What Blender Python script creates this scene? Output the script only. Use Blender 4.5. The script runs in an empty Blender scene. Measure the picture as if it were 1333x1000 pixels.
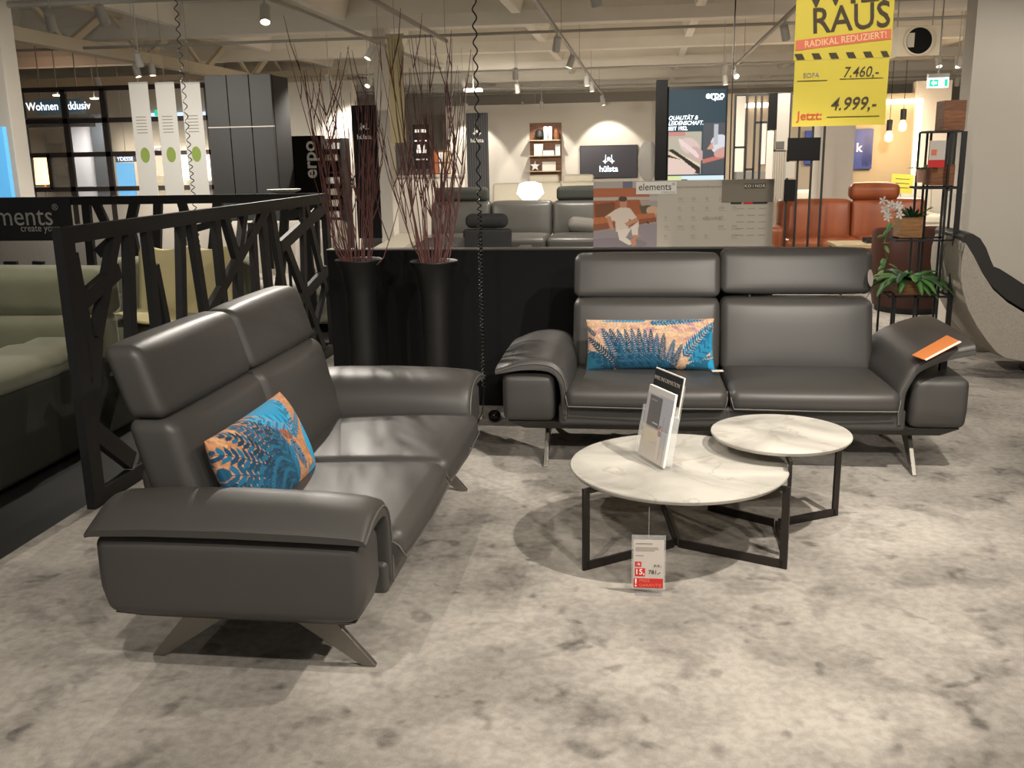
import bpy, bmesh, math, random
import numpy as np
from mathutils import Vector, Matrix, Euler
random.seed(7)
scene = bpy.context.scene
col = scene.collection

# ------------------------------------------------------------------ camera
CH = 1.6                                    # eye height
FPX, PITCH, YAW, ROLL = 1255.0, .2338, .1365, -.0187
_cp, _sp, _cy, _sy = math.cos(PITCH), math.sin(PITCH), math.cos(YAW), math.sin(YAW)
FW = Vector((-_sy*_cp, _cy*_cp, -_sp)); _r = Vector((_cy, _sy, 0)); _u = _r.cross(FW)
RT = math.cos(ROLL)*_r + math.sin(ROLL)*_u
UP = -math.sin(ROLL)*_r + math.cos(ROLL)*_u
cam_d = bpy.data.cameras.new('camera'); cam = bpy.data.objects.new('camera', cam_d); col.objects.link(cam)
cam_d.sensor_width = 36; cam_d.lens = FPX/1333*36; cam_d.clip_end = 200
M = Matrix.Identity(4)
for i in range(3):
    M[i][0], M[i][1], M[i][2] = RT[i], UP[i], -FW[i]
M[2][3] = CH
cam.matrix_world = M
scene.camera = cam

# ------------------------------------------------------------------ world and exposure
world = bpy.data.worlds.new('hall_light'); scene.world = world; world.use_nodes = True
WB = world.node_tree.nodes['Background']
WB.inputs[0].default_value = (1.0, .95, .87, 1); WB.inputs[1].default_value = .32
scene.view_settings.view_transform = 'Standard'; scene.view_settings.look = 'None'
scene.view_settings.exposure = 0.22; scene.view_settings.gamma = 1.0
scene.view_settings.use_curve_mapping = False
LAMP = (1.0, .925, .82)                      # warm white shop lamps

# ------------------------------------------------------------------ measuring helper: a sight line cut at a known x, y or z
def P(px, py, x=None, y=None, z=None):
    d = FW + RT*((px-666.5)/FPX) + UP*((500-py)/FPX)
    o = Vector((0, 0, CH))
    t = (x-o.x)/d.x if x is not None else (y-o.y)/d.y if y is not None else (z-o.z)/d.z
    return o + d*t

# ------------------------------------------------------------------ materials
def lin(c):
    def g(v):
        v /= 255.0
        return v/12.92 if v <= .04045 else ((v+.055)/1.055)**2.4
    return (g(c[0]), g(c[1]), g(c[2]), 1)
MATS = {}
def mat(name, rgb, rough=.6, metal=0, var=.06, scale=40, bump=0, bscale=200, emit=0, alpha=1, trans=0, sheen=0, spec=.5, coat=0):
    if name in MATS: return MATS[name]
    m = bpy.data.materials.new(name); m.use_nodes = True; nt = m.node_tree; b = nt.nodes['Principled BSDF']
    N = nt.nodes.new; L = nt.links.new
    tc = N('ShaderNodeTexCoord')
    c = lin(rgb)
    if var:
        no = N('ShaderNodeTexNoise'); no.inputs['Scale'].default_value = scale; no.inputs['Detail'].default_value = 3
        L(tc.outputs['Object'], no.inputs['Vector'])
        mx = N('ShaderNodeMix'); mx.data_type = 'RGBA'
        mx.inputs[6].default_value = tuple(v*(1-var) for v in c[:3])+(1,)
        mx.inputs[7].default_value = tuple(min(1, v*(1+var)) for v in c[:3])+(1,)
        L(no.outputs['Fac'], mx.inputs[0]); L(mx.outputs[2], b.inputs['Base Color'])
    else:
        b.inputs['Base Color'].default_value = c
    b.inputs['Roughness'].default_value = rough; b.inputs['Metallic'].default_value = metal
    b.inputs['Specular IOR Level'].default_value = spec
    if coat: b.inputs['Coat Weight'].default_value = coat
    if sheen: b.inputs['Sheen Weight'].default_value = sheen
    if trans: b.inputs['Transmission Weight'].default_value = trans
    if alpha < 1: b.inputs['Alpha'].default_value = alpha
    if emit:
        b.inputs['Emission Color'].default_value = c; b.inputs['Emission Strength'].default_value = emit
    if bump:
        n2 = N('ShaderNodeTexNoise'); n2.inputs['Scale'].default_value = bscale; n2.inputs['Detail'].default_value = 4
        L(tc.outputs['Object'], n2.inputs['Vector'])
        bp = N('ShaderNodeBump'); bp.inputs['Strength'].default_value = bump; bp.inputs['Distance'].default_value = .004
        L(n2.outputs['Fac'], bp.inputs['Height']); L(bp.outputs['Normal'], b.inputs['Normal'])
    MATS[name] = m
    return m
def mat_attr(name, rough=.6, emit=0, sheen=0):
    if name in MATS: return MATS[name]
    m = bpy.data.materials.new(name); m.use_nodes = True; nt = m.node_tree; b = nt.nodes['Principled BSDF']
    a = nt.nodes.new('ShaderNodeAttribute'); a.attribute_name = 'print'
    nt.links.new(a.outputs['Color'], b.inputs['Base Color']); b.inputs['Roughness'].default_value = rough
    b.inputs['Sheen Weight'].default_value = sheen
    if emit:
        nt.links.new(a.outputs['Color'], b.inputs['Emission Color']); b.inputs['Emission Strength'].default_value = emit
        b.inputs['Base Color'].default_value = (0, 0, 0, 1)
        nt.links.remove(b.inputs['Base Color'].links[0])
    MATS[name] = m
    return m
def mat_carpet():
    m = bpy.data.materials.new('carpet'); m.use_nodes = True; nt = m.node_tree; b = nt.nodes['Principled BSDF']
    N = nt.nodes.new; L = nt.links.new
    tc = N('ShaderNodeTexCoord')
    def noise(s, d, dist=0, off=0):
        mp = N('ShaderNodeMapping'); mp.inputs['Location'].default_value = (off, off*.7, 0); L(tc.outputs['Object'], mp.inputs['Vector'])
        n = N('ShaderNodeTexNoise'); n.inputs['Scale'].default_value = s; n.inputs['Detail'].default_value = d
        n.inputs['Distortion'].default_value = dist; L(mp.outputs['Vector'], n.inputs['Vector']); return n.outputs['Fac']
    def ramp(src, a, b_, lo=0., hi=1.):
        r = N('ShaderNodeMapRange'); r.interpolation_type = 'SMOOTHSTEP'
        r.inputs[1].default_value = a; r.inputs[2].default_value = b_; r.inputs[3].default_value = lo; r.inputs[4].default_value = hi
        L(src, r.inputs[0]); return r.outputs[0]
    def math_(op, a, c):
        k = N('ShaderNodeMath'); k.operation = op; L(a, k.inputs[0])
        if isinstance(c, (int, float)): k.inputs[1].default_value = c
        else: L(c, k.inputs[1])
        return k.outputs[0]
    big = ramp(noise(1.5, 5, .35), .36, .66)              # brushed swathes of pile
    foot = ramp(noise(8.5, 2, .35, 3.1), .58, .74)        # footprints
    foot2 = ramp(noise(4.6, 4, .5, 9.3), .50, .70)
    fine = noise(260, 2)
    mid = ramp(noise(30, 4, .2, 5), .3, .7)
    s = math_('ADD', math_('MULTIPLY', big, .34), math_('MULTIPLY', foot, .34))
    s = math_('ADD', s, math_('MULTIPLY', foot2, .26))
    s = math_('ADD', s, math_('MULTIPLY', mid, .18))
    s = math_('ADD', s, math_('MULTIPLY', fine, .34))
    cr = N('ShaderNodeValToRGB'); L(s, cr.inputs[0])
    e = cr.color_ramp.elements
    e[0].position = .15; e[0].color = lin((184, 177, 168)); e[1].position = 1.0; e[1].color = lin((88, 83, 78))
    x = cr.color_ramp.elements.new(.5); x.color = lin((150, 144, 136))
    L(cr.outputs[0], b.inputs['Base Color']); b.inputs['Roughness'].default_value = .95
    b.inputs['Specular IOR Level'].default_value = .1; b.inputs['Sheen Weight'].default_value = .15
    bp = N('ShaderNodeBump'); bp.inputs['Strength'].default_value = .55; bp.inputs['Distance'].default_value = .006
    hh = math_('ADD', math_('MULTIPLY', fine, .8), math_('MULTIPLY', s, -.6)); L(hh, bp.inputs['Height']); L(bp.outputs[0], b.inputs['Normal'])
    return m
def mat_marble():
    m = bpy.data.materials.new('marble'); m.use_nodes = True; nt = m.node_tree; b = nt.nodes['Principled BSDF']
    N = nt.nodes.new; L = nt.links.new
    tc = N('ShaderNodeTexCoord')
    n1 = N('ShaderNodeTexNoise'); n1.inputs['Scale'].default_value = 3.2; n1.inputs['Detail'].default_value = 7; n1.inputs['Distortion'].default_value = .8
    n2 = N('ShaderNodeTexNoise'); n2.inputs['Scale'].default_value = 1.6; n2.inputs['Detail'].default_value = 5; n2.inputs['Distortion'].default_value = 1.6
    L(tc.outputs['Object'], n1.inputs[0]); L(tc.outputs['Object'], n2.inputs[0])
    r1 = N('ShaderNodeValToRGB'); L(n1.outputs[0], r1.inputs[0])
    r1.color_ramp.elements[0].position = .32; r1.color_ramp.elements[0].color = lin((160, 156, 148))
    r1.color_ramp.elements[1].position = .58; r1.color_ramp.elements[1].color = lin((198, 194, 185))
    r2 = N('ShaderNodeValToRGB'); L(n2.outputs[0], r2.inputs[0])
    e = r2.color_ramp.elements; e[0].position = .485; e[0].color = (0, 0, 0, 1); e[1].position = .5; e[1].color = (1, 1, 1, 1)
    x = r2.color_ramp.elements.new(.515); x.color = (0, 0, 0, 1)
    mu = N('ShaderNodeMath'); mu.operation = 'MULTIPLY'; mu.inputs[1].default_value = .38; L(r2.outputs[0], mu.inputs[0])
    mx = N('ShaderNodeMix'); mx.data_type = 'RGBA'; L(mu.outputs[0], mx.inputs[0]); L(r1.outputs[0], mx.inputs[6]); mx.inputs[7].default_value = lin((128, 118, 104))
    L(mx.outputs[2], b.inputs['Base Color']); b.inputs['Roughness'].default_value = .42
    return m
def mat_wood(name, a, b_, scale=6):
    m = bpy.data.materials.new(name); m.use_nodes = True; nt = m.node_tree; b = nt.nodes['Principled BSDF']
    N = nt.nodes.new; L = nt.links.new
    tc = N('ShaderNodeTexCoord'); mp = N('ShaderNodeMapping'); mp.inputs['Scale'].default_value = (1, 1, 9); L(tc.outputs['Object'], mp.inputs[0])
    n = N('ShaderNodeTexNoise'); n.inputs['Scale'].default_value = scale; n.inputs['Detail'].default_value = 6; n.inputs['Distortion'].default_value = .8
    L(mp.outputs[0], n.inputs[0]); r = N('ShaderNodeValToRGB'); L(n.outputs[0], r.inputs[0])
    r.color_ramp.elements[0].position = .35; r.color_ramp.elements[0].color = lin(a); r.color_ramp.elements[1].position = .65; r.color_ramp.elements[1].color = lin(b_)
    L(r.outputs[0], b.inputs['Base Color']); b.inputs['Roughness'].default_value = .5
    return m
def mat_acrylic():
    m = bpy.data.materials.new('clear_acrylic'); m.use_nodes = True; b = m.node_tree.nodes['Principled BSDF']
    b.inputs['Base Color'].default_value = (.95, .96, .96, 1); b.inputs['Roughness'].default_value = .08
    b.inputs['Alpha'].default_value = .17; b.inputs['IOR'].default_value = 1.45; b.inputs['Specular IOR Level'].default_value = .8
    return m

LEATHER = mat('charcoal_leather', (66, 64, 62), .46, var=.07, scale=6, bump=.10, bscale=420, spec=.5)
LEATHER_D = mat('charcoal_leather_seam', (92, 89, 84), .5, var=.05)
BASEM = mat('sofa_base', (46, 45, 43), .5, var=.05)
STEEL = mat('brushed_steel', (132, 128, 121), .38, metal=.8, var=.04)
CHROME = mat('chrome', (210, 208, 204), .15, metal=1, var=.02)
BLACKM = mat('black_lacquer', (30, 29, 29), .6, var=.08, scale=20)
BLACKP = mat('black_paint', (20, 19, 19), .8, var=.10, scale=15, spec=.2)
BRONZE = mat('dark_bronze', (48, 43, 39), .45, metal=.4, var=.08)
WHITEW = mat('white_wall_paint', (214, 207, 195), .85, var=.02, scale=2, bump=.04, bscale=90)
GREYW = mat('grey_wall_paint', (176, 169, 158), .85, var=.02, scale=2)
CEIL = mat('ceiling_concrete', (232, 226, 212), .9, var=.10, scale=1.5, bump=.1, bscale=20)
BEAM = mat('ceiling_beam_paint', (238, 232, 220), .85, var=.08, scale=2)
TRUSS = mat('truss_paint', (222, 210, 186), .8, var=.06, scale=3)
TRACK = mat('track_aluminium', (170, 166, 158), .5, metal=.3, var=.04)
FIXT = mat('lamp_housing_white', (205, 203, 198), .4, var=.02)
LENS = mat('lamp_glow', (255, 236, 205), .4, emit=9, var=0)
ORANGE = mat('cognac_leather', (160, 88, 54), .42, var=.12, scale=5, bump=.06, bscale=300)
BROWN = mat('brown_leather', (62, 30, 18), .45, var=.12, scale=6)
GREEN = mat('sage_velvet', (120, 121, 98), .9, var=.10, scale=12, sheen=.3)
THROW = mat('cream_throw', (196, 184, 140), .9, var=.08, scale=10)
GREYF = mat('grey_fabric', (112, 108, 102), .85, var=.08, scale=30, bump=.1, bscale=300)
GREYL = mat('grey_leather', (74, 72, 67), .38, var=.07, scale=6)
DARKF = mat('dark_fabric', (38, 38, 40), .85, var=.08, scale=30)
DARKG = mat('dark_green_fabric', (50, 52, 46), .85, var=.08, scale=30)
CREAM = mat('cream_fabric', (206, 198, 180), .85, var=.04, scale=20)
TWEED = mat('grey_tweed', (172, 165, 154), .95, var=.25, scale=90, bump=.3, bscale=260)
WHITE = mat('white_paper', (230, 228, 222), .7, var=.01)
YELLOW = mat('yellow_paper', (214, 196, 74), .75, var=.03, scale=3, bump=.06, bscale=12)
INK = mat('dark_ink', (74, 64, 50), .8, var=.02)
REDINK = mat('red_ink', (208, 84, 62), .8, var=.02)
REDTAG = mat('red_tag', (200, 44, 44), .7, var=.03)
PINKBAND = mat('salmon_band', (222, 120, 92), .8, var=.03)
PALEINK = mat('pale_ink', (236, 206, 160), .8, var=.02)
GREYINK = mat('grey_ink', (150, 144, 136), .8, var=.02)
LETTER = mat('white_lettering', (238, 236, 230), .6, var=0)
SIGNBG = mat('sign_board', (36, 38, 42), .45, var=.05, scale=4)
TAGORANGE = mat('orange_tag', (214, 128, 66), .6, var=.04)
TWIG = mat('twig_bark', (112, 74, 70), .7, var=.25, scale=30)
WOOD = mat_wood('oak_box', (126, 88, 50), (164, 120, 74))
WALNUT = mat_wood('walnut_board', (104, 62, 34), (140, 90, 54))
LIGHTWOOD = mat_wood('pale_oak', (176, 156, 122), (200, 182, 148))
LEAF = mat('leaf_green', (78, 124, 62), .5, var=.25, scale=14)
LEAFD = mat('leaf_dark_green', (44, 80, 44), .5, var=.25, scale=14)
LEAFP = mat('leaf_pale', (124, 140, 88), .5, var=.2, scale=14)
PETAL = mat('white_petal', (232, 228, 222), .6, var=.04)
CABLE = mat('black_cable', (26, 25, 24), .35, var=.05)
PRINT = mat_attr('colour_print', .6)
VELVET = mat_attr('velvet_print', .85, sheen=.03)
SCREEN = mat_attr('lit_screen', .3, emit=1.0)
ACRYL = mat_acrylic()
MARBLE = mat_marble()
CARPET = mat_carpet()
DARKFLOOR = mat('dark_floor', (28, 27, 26), .6, var=.1, scale=8)
GLOWWARM = mat('warm_lamp_glow', (255, 196, 120), .5, emit=4, var=0)
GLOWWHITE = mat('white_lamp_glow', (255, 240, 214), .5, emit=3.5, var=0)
GLOWBLUE = mat('blue_screen_glow', (96, 178, 235), .5, emit=.5, var=0)
GLOWGREEN = mat('exit_green', (10, 178, 132), .5, emit=1.2, var=0)
GLOWEXIT = mat('exit_white', (225, 250, 245), .5, emit=1.6, var=0)
NAVY = mat('navy_panel', (44, 60, 130), .5, var=.05)
TEALBG = mat('sign_teal', (44, 62, 70), .5, emit=.6, var=0)
SIGNLIT = mat('lit_lettering', (225, 236, 250), .5, emit=2.2, var=0)

# ------------------------------------------------------------------ mesh builder
class MB:
    def __init__(s): s.v = []; s.f = []
    def add(s, vs, fs):
        o = len(s.v); s.v += [tuple(p) for p in vs]; s.f += [tuple(i+o for i in f) for f in fs]; return s
    def box(s, x0, x1, y0, y1, z0, z1):
        return s.add([(x0,y0,z0),(x1,y0,z0),(x1,y1,z0),(x0,y1,z0),(x0,y0,z1),(x1,y0,z1),(x1,y1,z1),(x0,y1,z1)],
                     [(0,3,2,1),(4,5,6,7),(0,1,5,4),(1,2,6,5),(2,3,7,6),(3,0,4,7)])
    def hexa(s, bot, top):
        return s.add(list(bot)+list(top), [(3,2,1,0),(4,5,6,7),(0,1,5,4),(1,2,6,5),(2,3,7,6),(3,0,4,7)])
    def bar(s, p0, p1, w, t, nrm):
        p0, p1, n = Vector(p0), Vector(p1), Vector(nrm).normalized(); d = (p1-p0).normalized(); a = d.cross(n).normalized()*w/2; b = n*t/2
        return s.hexa([p0-a-b, p0+a-b, p0+a+b, p0-a+b], [p1-a-b, p1+a-b, p1+a+b, p1-a+b])
    def tube(s, pts, r, n=8, cap=True):
        pts = [Vector(p) for p in pts]; k = len(pts); rs = r if isinstance(r, (list, tuple)) else [r]*k
        t0 = (pts[1]-pts[0]).normalized(); ref = Vector((0,0,1)) if abs(t0.z) < .9 else Vector((1,0,0))
        a = t0.cross(ref).normalized(); rings = []
        for i, p in enumerate(pts):
            t = (pts[min(i+1, k-1)]-pts[max(i-1, 0)]).normalized()
            a = (a - t*a.dot(t)).normalized(); b = t.cross(a)
            rings.append([p+(a*math.cos(q)+b*math.sin(q))*rs[i] for q in [2*math.pi*j/n for j in range(n)]])
        return s.loft(rings, cap)
    def loft(s, rings, cap=True):
        n = len(rings[0]); vs = [p for r in rings for p in r]; fs = []
        for i in range(len(rings)-1):
            for j in range(n):
                fs.append((i*n+j, i*n+(j+1) % n, (i+1)*n+(j+1) % n, (i+1)*n+j))
        if cap: fs += [tuple(reversed(range(n))), tuple((len(rings)-1)*n+j for j in range(n))]
        return s.add(vs, fs)
    def lathe(s, prof, n=28, c=(0, 0, 0), cap=True):
        rings = [[(c[0]+r*math.cos(2*math.pi*j/n), c[1]+r*math.sin(2*math.pi*j/n), c[2]+z) for j in range(n)] for r, z in prof]
        return s.loft(rings, cap)
    def prism(s, poly, axis, a, b):
        def q(p, k): return {'x': (k, p[0], p[1]), 'y': (p[0], k, p[1]), 'z': (p[0], p[1], k)}[axis]
        n = len(poly)
        return s.add([q(p, a) for p in poly]+[q(p, b) for p in poly],
                     [tuple(range(n)), tuple(reversed(range(n, 2*n)))]+[(i, (i+1) % n, n+(i+1) % n, n+i) for i in range(n)])
    def cushion(s, lo, hi, r=.04, bulge=(0, 0, 0), fn=None, n=7):
        lo, hi = Vector(lo), Vector(hi); c = (lo+hi)/2; h = (hi-lo)/2; rr = [min(r, k*.98) for k in h]
        r = min(rr)
        ax = []
        for k in range(3):
            e = [h[k]-r*f for f in (0, .25, .5, .75, 1)]; inn = h[k]-r
            m = [inn*(2*i/n-1) for i in range(1, n)] if inn > 1e-4 else [0.0]
            ax.append([-x for x in e]+m+list(reversed(e)))
        idx = {}; vs = []; fs = []
        def vert(p):
            key = tuple(round(x, 5) for x in p)
            if key in idx: return idx[key]
            q = Vector(p); inner = Vector([max(-(h[k]-r), min(h[k]-r, q[k])) for k in range(3)]); d = q-inner
            if d.length > 1e-9: q = inner + d.normalized()*r
            u = [q[k]/h[k] for k in range(3)]
            for k in range(3):
                a, b = (k+1) % 3, (k+2) % 3
                if bulge[k]: q[k] += bulge[k]*u[k]*max(0, 1-u[a]**4)*max(0, 1-u[b]**4)
            q = q + c
            if fn: q = Vector(fn(q.x, q.y, q.z, u))
            vs.append(tuple(q)); idx[key] = len(vs)-1; return idx[key]
        for k in range(3):
            a, b = (k+1) % 3, (k+2) % 3
            for sg in (-1, 1):
                for i in range(len(ax[a])-1):
                    for j in range(len(ax[b])-1):
                        quad = []
                        for (ii, jj) in ((i, j), (i+1, j), (i+1, j+1), (i, j+1)):
                            p = [0, 0, 0]; p[k] = sg*h[k]; p[a] = ax[a][ii]; p[b] = ax[b][jj]; quad.append(vert(p))
                        if sg < 0: quad.reverse()
                        if len(set(quad)) > 2: fs.append(tuple(dict.fromkeys(quad)))
        return s.add(vs, fs)
    def build(s, name, m, par=None, smooth=None, bevel=0, ang=40, colors=None):
        me = bpy.data.meshes.new(name); me.from_pydata(s.v, [], s.f); me.validate()
        bm = bmesh.new(); bm.from_mesh(me)
        bmesh.ops.recalc_face_normals(bm, faces=bm.faces); bm.to_mesh(me); bm.free()
        me.materials.append(m)
        if smooth is None: smooth = len(s.f) > 40
        if smooth:
            me.polygons.foreach_set('use_smooth', [True]*len(me.polygons)); me.set_sharp_from_angle(angle=math.radians(ang))
        o = bpy.data.objects.new(name, me); col.objects.link(o)
        if par: o.parent = par
        if bevel:
            b = o.modifiers.new('edge', 'BEVEL'); b.width = bevel; b.segments = 2; b.limit_method = 'ANGLE'
        return o
def tag(o, label, cat, group=None, kind=None):
    o['label'] = label; o['category'] = cat
    if group: o['group'] = group
    if kind: o['kind'] = kind
    return o
def thing(name, label, cat, loc=(0, 0, 0), rz=0, group=None, rot=None):
    o = bpy.data.objects.new(name, None); col.objects.link(o); o.location = loc; o.empty_display_size = .1
    o.rotation_euler = rot if rot else (0, 0, rz)
    return tag(o, label, cat, group)
def struct(o, label=None, cat=None):
    o['kind'] = 'structure'
    if label: o['label'] = label; o['category'] = cat
    return o
def kids(o): return [c for c in col.objects if c.parent == o]
def copy_tree(o, parent=None):
    c = o.copy(); col.objects.link(c)
    if parent: c.parent = parent
    for ch in kids(o): copy_tree(ch, c)
    return c
def text(name, body, size, m, par, loc, rot=(math.pi/2, 0, 0), align='CENTER', sx=1.0, bold=0, ext=.0006, shear=0):
    cu = bpy.data.curves.new(name, 'FONT'); cu.body = body; cu.size = size; cu.align_x = align; cu.align_y = 'CENTER'
    cu.extrude = ext; cu.offset = bold*.45; cu.shear = shear; cu.resolution_u = 3
    tmp = bpy.data.objects.new(name, cu); col.objects.link(tmp)
    dg = bpy.context.evaluated_depsgraph_get(); me = bpy.data.meshes.new_from_object(tmp.evaluated_get(dg))
    bpy.data.objects.remove(tmp); bpy.data.curves.remove(cu)
    for v in me.vertices: v.co.x *= sx
    me.materials.clear(); me.materials.append(m)
    o = bpy.data.objects.new(name, me); col.objects.link(o); o.location = loc; o.rotation_euler = rot
    if par: o.parent = par
    return o

# ------------------------------------------------------------------ painted prints (flat pictures, screens, cloth patterns)
class Canvas:
    def __init__(s, w, h, bg): s.w, s.h = w, h; s.a = np.zeros((h, w, 3)); s.a[:] = bg
    def poly(s, pts, c, al=1.):
        pts = np.array(pts, float); x0, y0 = np.floor(pts.min(0)).astype(int); x1, y1 = np.ceil(pts.max(0)).astype(int)
        x0, y0 = max(x0, 0), max(y0, 0); x1, y1 = min(x1, s.w-1), min(y1, s.h-1)
        if x1 < x0 or y1 < y0: return
        X, Y = np.meshgrid(np.arange(x0, x1+1), np.arange(y0, y1+1)); ins = np.zeros(X.shape, bool)
        n = len(pts); j = n-1
        for i in range(n):
            xi, yi = pts[i]; xj, yj = pts[j]
            cond = ((yi > Y) != (yj > Y)) & (X < (xj-xi)*(Y-yi)/((yj-yi) or 1e-9)+xi); ins ^= cond; j = i
        sub = s.a[y0:y1+1, x0:x1+1]; sub[ins] = sub[ins]*(1-al)+np.array(c)*al
    def ell(s, cx, cy, rx, ry, c, rot=0, al=1.):
        t = np.linspace(0, 2*np.pi, 28, endpoint=False); X, Y = rx*np.cos(t), ry*np.sin(t)
        s.poly(np.stack([cx+X*math.cos(rot)-Y*math.sin(rot), cy+X*math.sin(rot)+Y*math.cos(rot)], 1), c, al)
    def rect(s, x0, y0, x1, y1, c, al=1.): s.a[max(0, int(y0)):int(y1), max(0, int(x0)):int(x1)] = s.a[max(0, int(y0)):int(y1), max(0, int(x0)):int(x1)]*(1-al)+np.array(c)*al
    def mottle(s, amt, cell, rng):
        g = rng.normal(size=(s.h//cell+2, s.w//cell+2))
        yy, xx = np.arange(s.h)/cell, np.arange(s.w)/cell; y0, x0 = yy.astype(int), xx.astype(int); fy, fx = (yy-y0)[:, None], (xx-x0)[None]
        v = g[y0][:, x0]*(1-fy)*(1-fx)+g[y0+1][:, x0]*fy*(1-fx)+g[y0][:, x0+1]*(1-fy)*fx+g[y0+1][:, x0+1]*fy*fx
        s.a = np.clip(s.a+amt*v[..., None], 0, 255)
    def linear(s):
        v = np.clip(s.a, 0, 255)/255.; return np.where(v <= .04045, v/12.92, ((v+.055)/1.055)**2.4)
def set_print(o, rgb):
    at = o.data.color_attributes.new('print', 'FLOAT_COLOR', 'POINT')
    a = np.ones((len(o.data.vertices), 4), np.float32); a[:, :3] = rgb; at.data.foreach_set('color', a.ravel())
def printed(name, cv, O, U, V, par, m):
    O, U, V = np.array(O, float), np.array(U, float), np.array(V, float)
    u, v = np.meshgrid(np.linspace(0, 1, cv.w), np.linspace(0, 1, cv.h))
    vs = O+u[..., None]*U+(1-v)[..., None]*V              # row 0 is the top
    me = bpy.data.meshes.new(name); w, h = cv.w, cv.h
    i = (np.arange(h-1)[:, None]*w+np.arange(w-1)).ravel()
    me.from_pydata(vs.reshape(-1, 3).tolist(), [], np.stack([i, i+w, i+w+1, i+1], 1).tolist()); me.materials.append(m)
    o = bpy.data.objects.new(name, me); col.objects.link(o)
    if par: o.parent = par
    set_print(o, cv.linear().reshape(-1, 3)); return o
def fern(cv, base, tip, half, c, n=16, c2=None, bend=0, lw=.11):
    b, t = np.array(base, float), np.array(tip, float); d = t-b; L = np.hypot(*d); d /= L; nn = np.array([-d[1], d[0]])
    for i in range(n):
        q = (i+.5)/n; p = b+d*L*q+nn*bend*math.sin(q*math.pi); ln = half*(1-q)**.55*(.6+.4*min(1, q*4)); w = L/n*.50
        for sg in (-1, 1):
            e = p+(nn*sg*.82+d*.57)*ln
            cc = c if c2 is None or (i+sg) % 3 else c2
            m = (p+e)/2
            cv.poly([p-d*w*.6, m-d*w, e, m+d*w, p+d*w*.6], cc)
    cv.poly([b-nn*L*.012, t, b+nn*L*.012], c)

# ================================================================== SETTING
FX = -2.63                                              # carpet edge along the slatted fence
f = MB().box(FX, 16, -5, 31, -.06, 0).build('floor', CARPET); struct(f, 'mottled taupe carpet of the showroom', 'floor')
f = MB().box(-18, FX, -5, 31, -.06, 0).build('floor_left', DARKFLOOR); struct(f, 'dark floor left of the slatted fence', 'floor')
DZ = 3.72
ceil = MB().box(-18, 16, -5, 31, DZ, DZ+.15).build('ceiling', CEIL); struct(ceil, 'beige ribbed concrete ceiling', 'ceiling')
for k in range(-3, 6):
    y = 13.6+3.45*k
    b = MB(); b.prism([(y, 3.30), (y+.30, 3.30), (y+.38, 3.46), (y+.38, DZ), (y-.08, DZ), (y-.08, 3.46)], 'x', -18, 16)
    b.build('beam', BEAM, ceil)
    for j in range(-6, 7):
        x = j*2.4+.7
        MB().hexa([(x-.06, y+.5, 3.42), (x+.06, y+.5, 3.42), (x+.06, y+3.3, 3.42), (x-.06, y+3.3, 3.42)],
                  [(x-.12, y+.4, DZ), (x+.12, y+.4, DZ), (x+.12, y+3.4, DZ), (x-.12, y+3.4, DZ)]).build('joist', BEAM, ceil) if k > -2 and abs(j) < 5 else None
# outer walls of the hall
struct(MB().box(-18, 16, 30.8, 31, 0, DZ).build('wall_back', GREYW), 'far grey wall of the hall', 'wall')
struct(MB().box(-18.1, -18, -5, 31, 0, DZ).build('wall_left', GREYW), 'left outer wall of the hall', 'wall')
struct(MB().box(16, 16.1, -5, 31, 0, DZ).build('wall_right', GREYW), 'right outer wall of the hall', 'wall')
# white display wall with television, far middle
struct(MB().box(-5.0, .45, 25, 25.2, 0, 2.82).build('wall_display', WHITEW), 'white display wall behind television and shelf', 'wall')
# return wall panel right of display wall, behind the screen totem
struct(MB().box(.45, .65, 22.5, 25.2, 0, 2.9).build('wall_return', WHITEW), 'white return wall beside the television wall', 'wall')
# white wall at far left centre
a = P(330, 90, y=15.0); b_ = P(600, 140, y=15.0)
struct(MB().box(a.x, -4.45, 15.0, 15.2, 0, 2.75).build('wall_middle', WHITEW), 'white wall behind the twigs and dark banner', 'wall')
# slim white pillar behind the left vase twigs
p = P(500, 150, y=13.6)
struct(MB().box(p.x-.09, p.x+.09, 13.5, 13.8, 0, 3.3).build('column_middle', WHITEW, bevel=.004), 'slim white pillar between dark banner and beige cloth', 'pillar')
# left white column behind the fence
pl = P(44, 240, y=9.85)
struct(MB().box(pl.x-.62, pl.x, 9.6, 9.85, 0, DZ).build('column_left', WHITEW, bevel=.006), 'white column at the left edge behind the fence', 'column')
# right white wall
pr = P(1247, 300, y=8.0)
wr = MB().box(pr.x, 6.5, 8.0, 8.25, 0, DZ).build('wall_right_front', WHITEW); struct(wr, 'white wall behind the grey shell armchair', 'wall')
MB().box(pr.x-.03, pr.x+.04, 7.97, 8.28, 0, 1.25).build('corner_trim', WHITEW, wr, bevel=.004)
# pale column right of the black lattice
p0, p1 = P(1066, 200, y=14.6), P(1112, 200, y=14.6)
struct(MB().box(p0.x, p1.x, 14.6, 15.1, 0, 3.35).build('column_right', WHITEW, bevel=.006), 'pale column between black lattice and blue display', 'column')
# beige display wall with pendants
p0, p1 = P(1108, 200, y=19), P(1204, 200, y=19)
struct(MB().box(p0.x-1.5, p1.x-.25, 19, 19.2, 0, 2.55).build('wall_beige', mat('beige_wall', (178, 160, 128), .8, var=.04, scale=2)), 'beige display wall behind pendant lamps', 'wall')
bw = MB().box(p1.x-.25, p1.x+.35, 18.9, 19.2, 0, 2.75).build('column_far_right', WHITEW); struct(bw, 'white edge strip of the beige display wall', 'column')
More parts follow.
